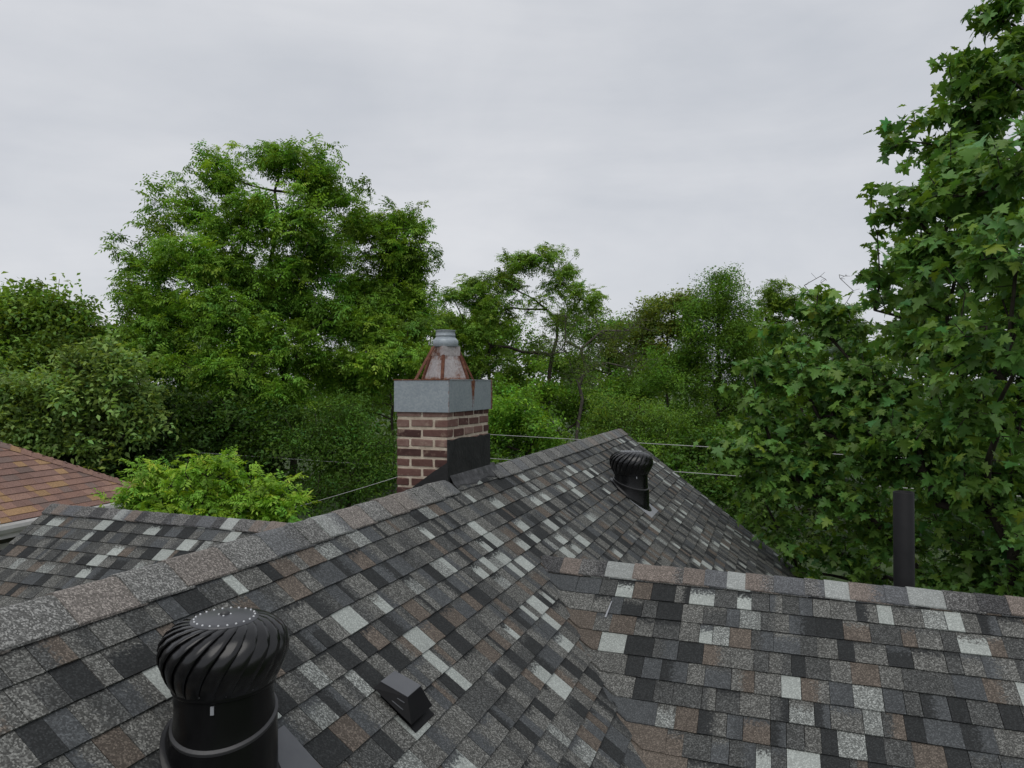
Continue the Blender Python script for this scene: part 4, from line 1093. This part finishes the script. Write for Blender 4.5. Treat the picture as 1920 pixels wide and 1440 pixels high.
tree('bare_tree', 'half-dead twiggy tree with almost no leaves in the middle', 'tree', G_BG, at(1085, 720, Z).xy.to_3d(), trunk_to(1085, Z, 790, 0.1), bl, 620, 'fine', (0.06, 0.085, 0.025), 14, 0.9, 0.55, rtr=0.20, bark='grey_bark', shell=0.2)
# trees right of the middle
Z = 28.0
bl = px_blobs([(1348,530,24,Z),(1345,560,40,Z),(1370,590,40,Z),(1310,590,40,Z),(1395,620,30,Z),(1340,640,70,Z),(1280,640,50,Z),(1390,680,50,Z),(1320,710,70,Z),(1260,700,50,Z),(1380,750,60,Z),(1310,790,60,Z)], 1.3)
tree('elm_tree', 'dense pointed tree standing left of the maple', 'tree', G_BG, at(1345, 720, Z).xy.to_3d(), trunk_to(1345, Z, 580), bl, 1700, 'fine', (0.075, 0.130, 0.024), 16, 1.25, 2.0, rtr=0.22)
Z = 31.0
bl = px_blobs([(1225,575,26,Z),(1265,570,24,Z),(1300,575,20,Z),(1215,610,36,Z),(1265,610,36,Z),(1215,650,40,Z),(1160,640,35,Z,.6)], 1.3)
tree('oak_tree', 'flat-topped olive tree behind the pointed one', 'tree', G_BG, at(1250, 720, Z).xy.to_3d(), trunk_to(1250, Z, 610), bl, 600, 'simple', (0.105, 0.125, 0.035), 18, 1.2, 1.8, rtr=0.2)
Z = 30.0
bl = px_blobs([(1455,550,26,Z),(1435,580,28,Z),(1480,590,40,Z),(1530,590,40,Z),(1580,610,40,Z),(1450,640,55,Z),(1540,650,55,Z),(1450,710,55,Z),(1620,650,45,Z),(1540,720,60,Z)], 1.3)
tree('ash_tree', 'green tree showing above the lower lobe of the maple', 'tree', G_BG, at(1500, 720, Z).xy.to_3d(), trunk_to(1500, Z, 600), bl, 1000, 'pinnate', (0.10, 0.15, 0.028), 20, 1.1, 1.7, rtr=0.2)
Z = 29.0
bl = px_blobs([(1538,518,20,Z),(1575,522,22,Z),(1508,535,12,Z),(1600,545,12,Z)], 1.0)
tree('dead_snag', 'bare grey twigs rising above the crowns left of the maple', 'tree', G_BG, at(1560, 720, Z).xy.to_3d(), trunk_to(1560, Z, 600), bl, 26, None, (0, 0, 0), 22, rtr=0.12, bark='grey_bark')

# second row of trees that closes the gaps
for i, (lb, lst, kd, colr, nt_) in enumerate([
  ('hazy green tree behind the trunk of the tallest tree', [(300,660,45,33),(380,650,50,33),(470,680,50,33),(560,690,45,33),(340,720,60,33),(440,740,60,33),(540,750,60,33),(620,740,50,33)], 'simple', (0.075, 0.125, 0.028), 700),
  ('low green tree directly behind the chimney cap', [(680,660,45,34),(760,650,45,34),(720,720,60,34),(810,690,45,34),(800,750,50,34),(650,760,50,34)], 'fine', (0.085, 0.135, 0.028), 620),
  ('green tree between the chimney and the sparse airy tree', [(845,615,36,34),(895,625,45,34),(960,635,45,34),(1010,665,40,34),(860,710,50,34),(940,730,55,34)], 'simple', (0.100, 0.160, 0.032), 720),
  ('rounded tree behind the half-dead twiggy tree', [(1090,620,42,35),(1150,612,40,35),(1200,618,40,35),(1060,700,50,35),(1140,700,55,35),(1220,720,55,35)], 'simple', (0.085, 0.140, 0.030), 760),
  ('wide tree filling the gap behind the maple twigs', [(1420,650,45,36),(1490,640,40,36),(1560,660,45,36),(1640,660,50,36),(1440,730,60,36),(1540,740,60,36),(1640,740,60,36)], 'fine', (0.080, 0.130, 0.027), 800),
  ('broad tree in the second row at the left edge', [(0,640,50,27),(80,650,55,27),(170,650,50,27),(250,660,45,27),(30,730,60,27),(140,740,60,27),(240,740,50,27)], 'simple', (0.075, 0.120, 0.028), 700)]):
    Zb = lst[0][3]; bb = px_blobs(lst, 1.3); mx_ = sum(q[0] for q in lst) / len(lst)
    tree('woodland_tree', lb, 'tree', G_BG, at(mx_, 720, Zb).xy.to_3d(), trunk_to(mx_, Zb, 690), bb, nt_, kd, colr, 60 + i, 1.35, 2.0, rtr=0.2)

# shrubs and understorey
SH = 'shrubs under the trees'
shr = [
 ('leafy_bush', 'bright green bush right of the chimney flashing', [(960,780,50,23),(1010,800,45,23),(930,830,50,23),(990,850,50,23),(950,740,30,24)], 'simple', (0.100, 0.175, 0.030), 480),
 ('leafy_bush', 'yellow-green bush behind the gable peak', [(1200,770,55,22),(1150,790,45,22),(1250,800,50,22),(1180,830,60,21.5),(1120,820,40,22),(1240,860,50,21.5)], 'fine', (0.092, 0.145, 0.030), 560),
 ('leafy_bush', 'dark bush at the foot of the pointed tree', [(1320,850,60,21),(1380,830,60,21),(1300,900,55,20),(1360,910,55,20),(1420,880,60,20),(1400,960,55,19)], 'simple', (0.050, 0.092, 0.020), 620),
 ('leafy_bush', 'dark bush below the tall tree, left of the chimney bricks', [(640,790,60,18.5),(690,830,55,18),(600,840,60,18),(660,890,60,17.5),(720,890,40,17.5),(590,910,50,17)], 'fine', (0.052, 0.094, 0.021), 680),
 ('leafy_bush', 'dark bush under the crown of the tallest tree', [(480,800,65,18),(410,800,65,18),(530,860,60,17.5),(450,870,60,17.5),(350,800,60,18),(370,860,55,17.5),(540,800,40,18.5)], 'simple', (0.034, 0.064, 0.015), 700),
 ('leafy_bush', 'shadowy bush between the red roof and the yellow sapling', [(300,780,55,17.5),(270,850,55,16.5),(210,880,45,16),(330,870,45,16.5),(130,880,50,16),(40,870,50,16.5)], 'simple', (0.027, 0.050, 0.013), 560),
 ('leafy_bush', 'fresh green bush beneath the leaning limb', [(1040,740,40,26),(1000,740,36,26),(1090,770,45,26),(1140,740,45,26),(880,760,50,25),(900,810,40,24)], 'simple', (0.092, 0.155, 0.028), 460),
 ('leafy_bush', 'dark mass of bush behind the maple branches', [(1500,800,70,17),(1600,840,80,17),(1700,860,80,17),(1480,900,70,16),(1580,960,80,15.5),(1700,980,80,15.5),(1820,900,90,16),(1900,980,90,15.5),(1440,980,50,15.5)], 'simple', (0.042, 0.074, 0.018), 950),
]
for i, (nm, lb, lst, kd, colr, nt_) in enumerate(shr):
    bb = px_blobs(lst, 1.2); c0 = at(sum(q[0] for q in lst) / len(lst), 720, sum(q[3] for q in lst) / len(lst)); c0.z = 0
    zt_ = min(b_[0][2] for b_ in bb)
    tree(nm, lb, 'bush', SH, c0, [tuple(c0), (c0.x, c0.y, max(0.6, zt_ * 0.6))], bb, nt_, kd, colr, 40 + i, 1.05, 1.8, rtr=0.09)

# far wood seen through the gaps
rng = np.random.default_rng(77); n = 3200
xs = rng.uniform(-46, 46, n); ys = rng.uniform(38, 50, n)
topz = 6.6 + 1.6 * np.sin(xs * 0.35) + 1.0 * np.sin(xs * 0.83 + 1)
zs = topz * np.sqrt(rng.uniform(0.0, 1, n))
V, Q, C = foliage(np.stack([xs, ys, zs], 1), 'simple', rng, 3.6, (0.058, 0.095, 0.024), 0.25)
o = link('far_wood', np_mesh('far_wood', V, Q, {'tint': C}), M['leaf']); props(o, 'mass of distant green woodland seen through gaps between the trees', 'woodland', None, 'stuff')

# young yellow-green sapling behind the left wing
Z = 8.2
bl = px_blobs([(283,885,22,Z),(275,915,30,Z),(250,940,26,Z),(300,950,36,Z)], 1.2)
tree('sapling', 'feathery yellow-green sapling touching the white gutter corner', 'sapling', None, at(300, 720, Z).xy.to_3d(), trunk_to(300, Z, 960), bl, 130, 'frond', (0.160, 0.255, 0.042), 31, 0.72, 1.8, rtr=0.03, spread=0.06, tufts=0.25, tlen=0.14, sub=0)
Z = 8.0
bl = px_blobs([(385,890,30,Z),(345,915,30,Z),(360,950,45,Z),(425,900,26,Z),(420,945,45,Z),(490,915,28,Z),(470,960,40,Z),(505,940,26,Z),(545,950,22,Z),(520,975,30,Z),(565,935,10,Z),(390,985,45,Z),(460,1000,40,Z)], 1.3)
tree('sapling', 'bright yellow-green sapling rising behind the left wing ridge', 'sapling', None, at(430, 720, Z).xy.to_3d(), trunk_to(430, Z, 1000), bl, 330, 'frond', (0.165, 0.258, 0.040), 33, 0.72, 1.9, rtr=0.04, spread=0.06, tufts=0.3, tlen=0.18, sub=0)

# ------------------------------------------------------------------ the big maple at right
def maple_leaf_mesh(fold, droop, rng):
    half = [(0.0, 0.0), (0.12, -0.08), (0.38, -0.14), (0.33, 0.02), (0.26, 0.13), (0.52, 0.20), (0.70, 0.40), (0.51, 0.42), (0.44, 0.53), (0.22, 0.46), (0.29, 0.66), (0.36, 0.80), (0.19, 0.80), (0.12, 0.92), (0.0, 1.12)]
    pts = half + [(-x, y) for x, y in half[-2:0:-1]]
    pts = np.array(pts) + rng.normal(0, 0.018, (len(pts), 2)); c = np.array([[0.0, 0.34]])
    P_ = np.concatenate([c, pts]); z = np.abs(P_[:, 0]) * fold - droop * (P_[:, 1] ** 2) - 0.25 * droop * P_[:, 0] ** 2 + rng.normal(0, 0.012, len(P_))
    V = np.concatenate([P_, z[:, None]], 1); k = len(pts)
    T_ = np.array([(0, 1 + i, 1 + (i + 1) % k) for i in range(k)])
    return V, T_[:, ::-1]
Z = 7.0
mb = px_blobs([(1900,30,60,6.8),(1860,25,30,6.8),(1895,130,70,6.6),(1845,200,55,6.8),(1785,140,26,6.8,1.2),(1815,160,28,6.8),(1800,270,55,6.9),(1740,262,26,7.0),(1695,258,22,7.0,1.1),(1672,275,13,7.0,1.2),(1860,330,90,6.0),(1790,370,60,6.6),(1720,400,45,6.9),(1665,395,26,6.9),(1632,402,15,7.0,1.2),(1645,435,13,7.0,1.1),(1705,470,48,7.2),
   (1650,520,26,7.3),(1612,512,13,7.3,1.2),(1790,500,95,6.2),(1905,480,90,5.3),(1890,630,100,5.4),(1690,580,50,7.6),(1640,575,24,7.6),(1780,650,90,6.5),(1860,760,95,6.3),(1900,300,60,5.4),
   (1520,592,36,9.2),(1565,628,52,9.0),(1465,645,42,9.2),(1412,692,32,9.2),(1505,700,65,9.0),(1378,722,16,9.2,.8),(1430,770,50,9.1),(1380,830,45,9.0),(1340,815,20,9.0,.8),(1460,850,70,9.0),(1550,790,85,8.8),(1640,720,75,8.6),(1650,830,90,8.3),
   (1430,920,50,9.0),(1530,910,75,8.8),(1620,940,70,8.6),(1720,800,90,7.8),(1760,920,90,7.6),(1850,890,90,7.2),(1690,1010,70,8.4),(1800,1030,80,7.8),(1900,1010,90,7.2),(1580,1030,55,9.0),(1470,1000,40,9.2),(1500,1060,40,9.3),(1620,1080,45,9.0),(1900,1100,60,7.4),(1760,1100,60,8.0),
   (1800,300,80,8.0,.8),(1770,480,90,8.3,.8),(1860,150,75,8.0,.8),(1720,600,75,8.6,.8),(1880,400,110,7.6,.8),(1935,690,80,8.4,1.2),(1930,560,80,8.4),(1880,680,120,7.6,.8),(1780,760,100,8.4,.8),(1600,680,70,9.6,.7),(1650,760,80,9.6,.7),
   (2050,300,110,7.0,.6),(2050,600,120,7.0,.6),(2020,850,100,7.2,.6)], 1.0)
rng = np.random.default_rng(91)
mt_base = at(1985, 720, 8.0); mt_base.z = 0
trunk = [tuple(mt_base), tuple(at(1980, 1000, 8.0)), tuple(at(1965, 700, 7.8)), tuple(at(1950, 350, 7.4)), tuple(at(1930, 100, 7.1))]
NT = 3900
tips, kb = in_blobs(mb, NT, rng, 0.30, 9, 0.6)
# maple twigs lie in tiers: pull tips towards layers
cen = np.array([b_[0] for b_ in mb])[kb]; lay_h = 0.24
tips[:, 2] = np.where(rng.uniform(0, 1, NT) < 0.75, np.round((tips[:, 2] + 0.15 * np.sin(tips[:, 0] * 2)) / lay_h) * lay_h + rng.normal(0, 0.03, NT), tips[:, 2])
order = np.argsort(np.linalg.norm(tips - cen, axis=1))
limbs = sorted([b_[0] - np.array([0, 0, b_[1][2] * 0.3]) for b_ in mb], key=lambda q: abs(q[0] - trunk[2][0]))
pos, par, rad = grow(trunk, limbs, tips[order], 92, seg=0.35, jit=0.05, rtip=0.0035, expo=2.2)
maple = empty('maple_tree', mt_base); props(maple, 'large maple tree with big lobed leaves filling the right edge', 'tree')
off = np.array(mt_base)
V, Q = branch_mesh(pos, par, rad, 0.17); link('trunk', np_mesh('trunk', V - off, Q, smooth=True), M['bark'], maple)
per = 6; nl = NT * per
tp = np.repeat(tips, per, 0) + rng.normal(0, 0.075, (nl, 3)) * np.array([1, 1, 0.5])
outd = np.repeat(tips - cen, per, 0); outd[:, 2] *= 0.3
az = np.arctan2(outd[:, 1], outd[:, 0]) + rng.normal(0, 1.0, nl)
size = np.clip(rng.normal(0.092, 0.027, nl), 0.035, 0.165)
pitch = rng.normal(-0.50, 0.45, nl); roll = rng.normal(0, 0.50, nl)
# leaf frame: y axis along the blade, z the upper face
yd = np.stack([np.cos(az) * np.cos(pitch), np.sin(az) * np.cos(pitch), np.sin(pitch)], 1)
sdv = np.stack([np.sin(az), -np.cos(az), np.zeros(nl)], 1); up = np.cross(sdv, yd)
xd = sdv * np.cos(roll)[:, None] + up * np.sin(roll)[:, None]; zd = np.cross(xd, yd)
LV = [maple_leaf_mesh(f, d_, rng) for f, d_ in ((0.10, 0.20), (-0.25, 0.30), (0.30, 0.12), (0.04, 0.42), (-0.12, 0.14), (0.38, 0.34))]
base_c = np.array([0.110, 0.224, 0.046])
young = np.clip((np.linalg.norm(tips - cen, axis=1) / np.array([b_[1][0] for b_ in mb])[kb] - 0.55) / 0.45, 0, 1)
cl_ = base_c[None] * (1 + rng.normal(0, 0.20, (nl, 1))) * (1 + 0.30 * np.repeat(young, per)[:, None]); hue = rng.normal(0.0, 0.13, nl) + 0.12 * np.repeat(young, per) * (rng.uniform(0, 1, nl) < 0.5)
cl_[:, 0] *= 1 + hue; cl_[:, 2] *= 1 - hue; cl_ = np.clip(cl_, 0.01, 0.4)
vi = rng.integers(0, len(LV), nl)
# the 300 largest leaves in view become parts of their own
pxx = 960 + F * tp[:, 0] / tp[:, 1]; pyy = 720 - F * (tp[:, 2] - H) / tp[:, 1]
vis = (pxx > 0) & (pxx < 1915) & (pyy > 0) & (pyy < 1110)
facing = np.abs((zd * tp / np.linalg.norm(tp - np.array([0, 0, H]), axis=1, keepdims=True)).sum(1))
# depth rank: only outer leaves on the camera's side
score = np.where(vis, size / tp[:, 1] * (0.4 + facing) * (tp[:, 1] < np.repeat(cen[:, 1], per)), 0)
single = np.argsort(-score)[:300]; is_single = np.zeros(nl, bool); is_single[single] = True
AV, AT_, AC = [], [], []; nb_ = 0
for v in range(len(LV)):
    sel = np.where((vi == v) & ~is_single)[0]; Vt, Tt = LV[v]; k = len(sel); m = len(Vt)
    Bm = np.stack([xd[sel], yd[sel], zd[sel]], 2) * size[sel][:, None, None]
    W_ = np.einsum('kij,mj->kmi', Bm, Vt) + tp[sel][:, None, :]
    AV.append(W_.reshape(-1, 3)); AT_.append((Tt[None] + (np.arange(k) * m)[:, None, None]).reshape(-1, 3) + nb_); nb_ += k * m
    AC.append(np.repeat(cl_[sel], m, 0))
AV = np.concatenate(AV); AT_ = np.concatenate(AT_); AC = np.concatenate(AC); AC = np.concatenate([AC, np.ones((len(AC), 1))], 1)
o = link('crown', np_mesh('crown', AV - off, np.zeros((0, 4), int), {'tint': AC}, False, AT_), M['maple_leaf'], maple); o['kind'] = 'stuff'
shared = []
for v in range(len(LV)):
    Vt, Tt = LV[v]
    for j in range(3):
        c_ = np.tile(np.append(base_c * (0.9 + 0.22 * j) * np.array([1.0 + 0.1 * (j - 1), 1, 1]), 1.0), (len(Vt), 1))
        shared.append(np_mesh('leaf', Vt, np.zeros((0, 4), int), {'tint': c_}, False, Tt)); shared[-1].materials.append(M['maple_leaf'])
for i in single:
    o = link('leaf', shared[vi[i] * 3 + int(rng.integers(0, 3))], None, maple)
    mtx = Matrix(((xd[i][0], yd[i][0], zd[i][0]), (xd[i][1], yd[i][1], zd[i][1]), (xd[i][2], yd[i][2], zd[i][2])))
    o.location = tp[i] - off; o.rotation_euler = mtx.to_euler(); o.scale = (size[i],) * 3
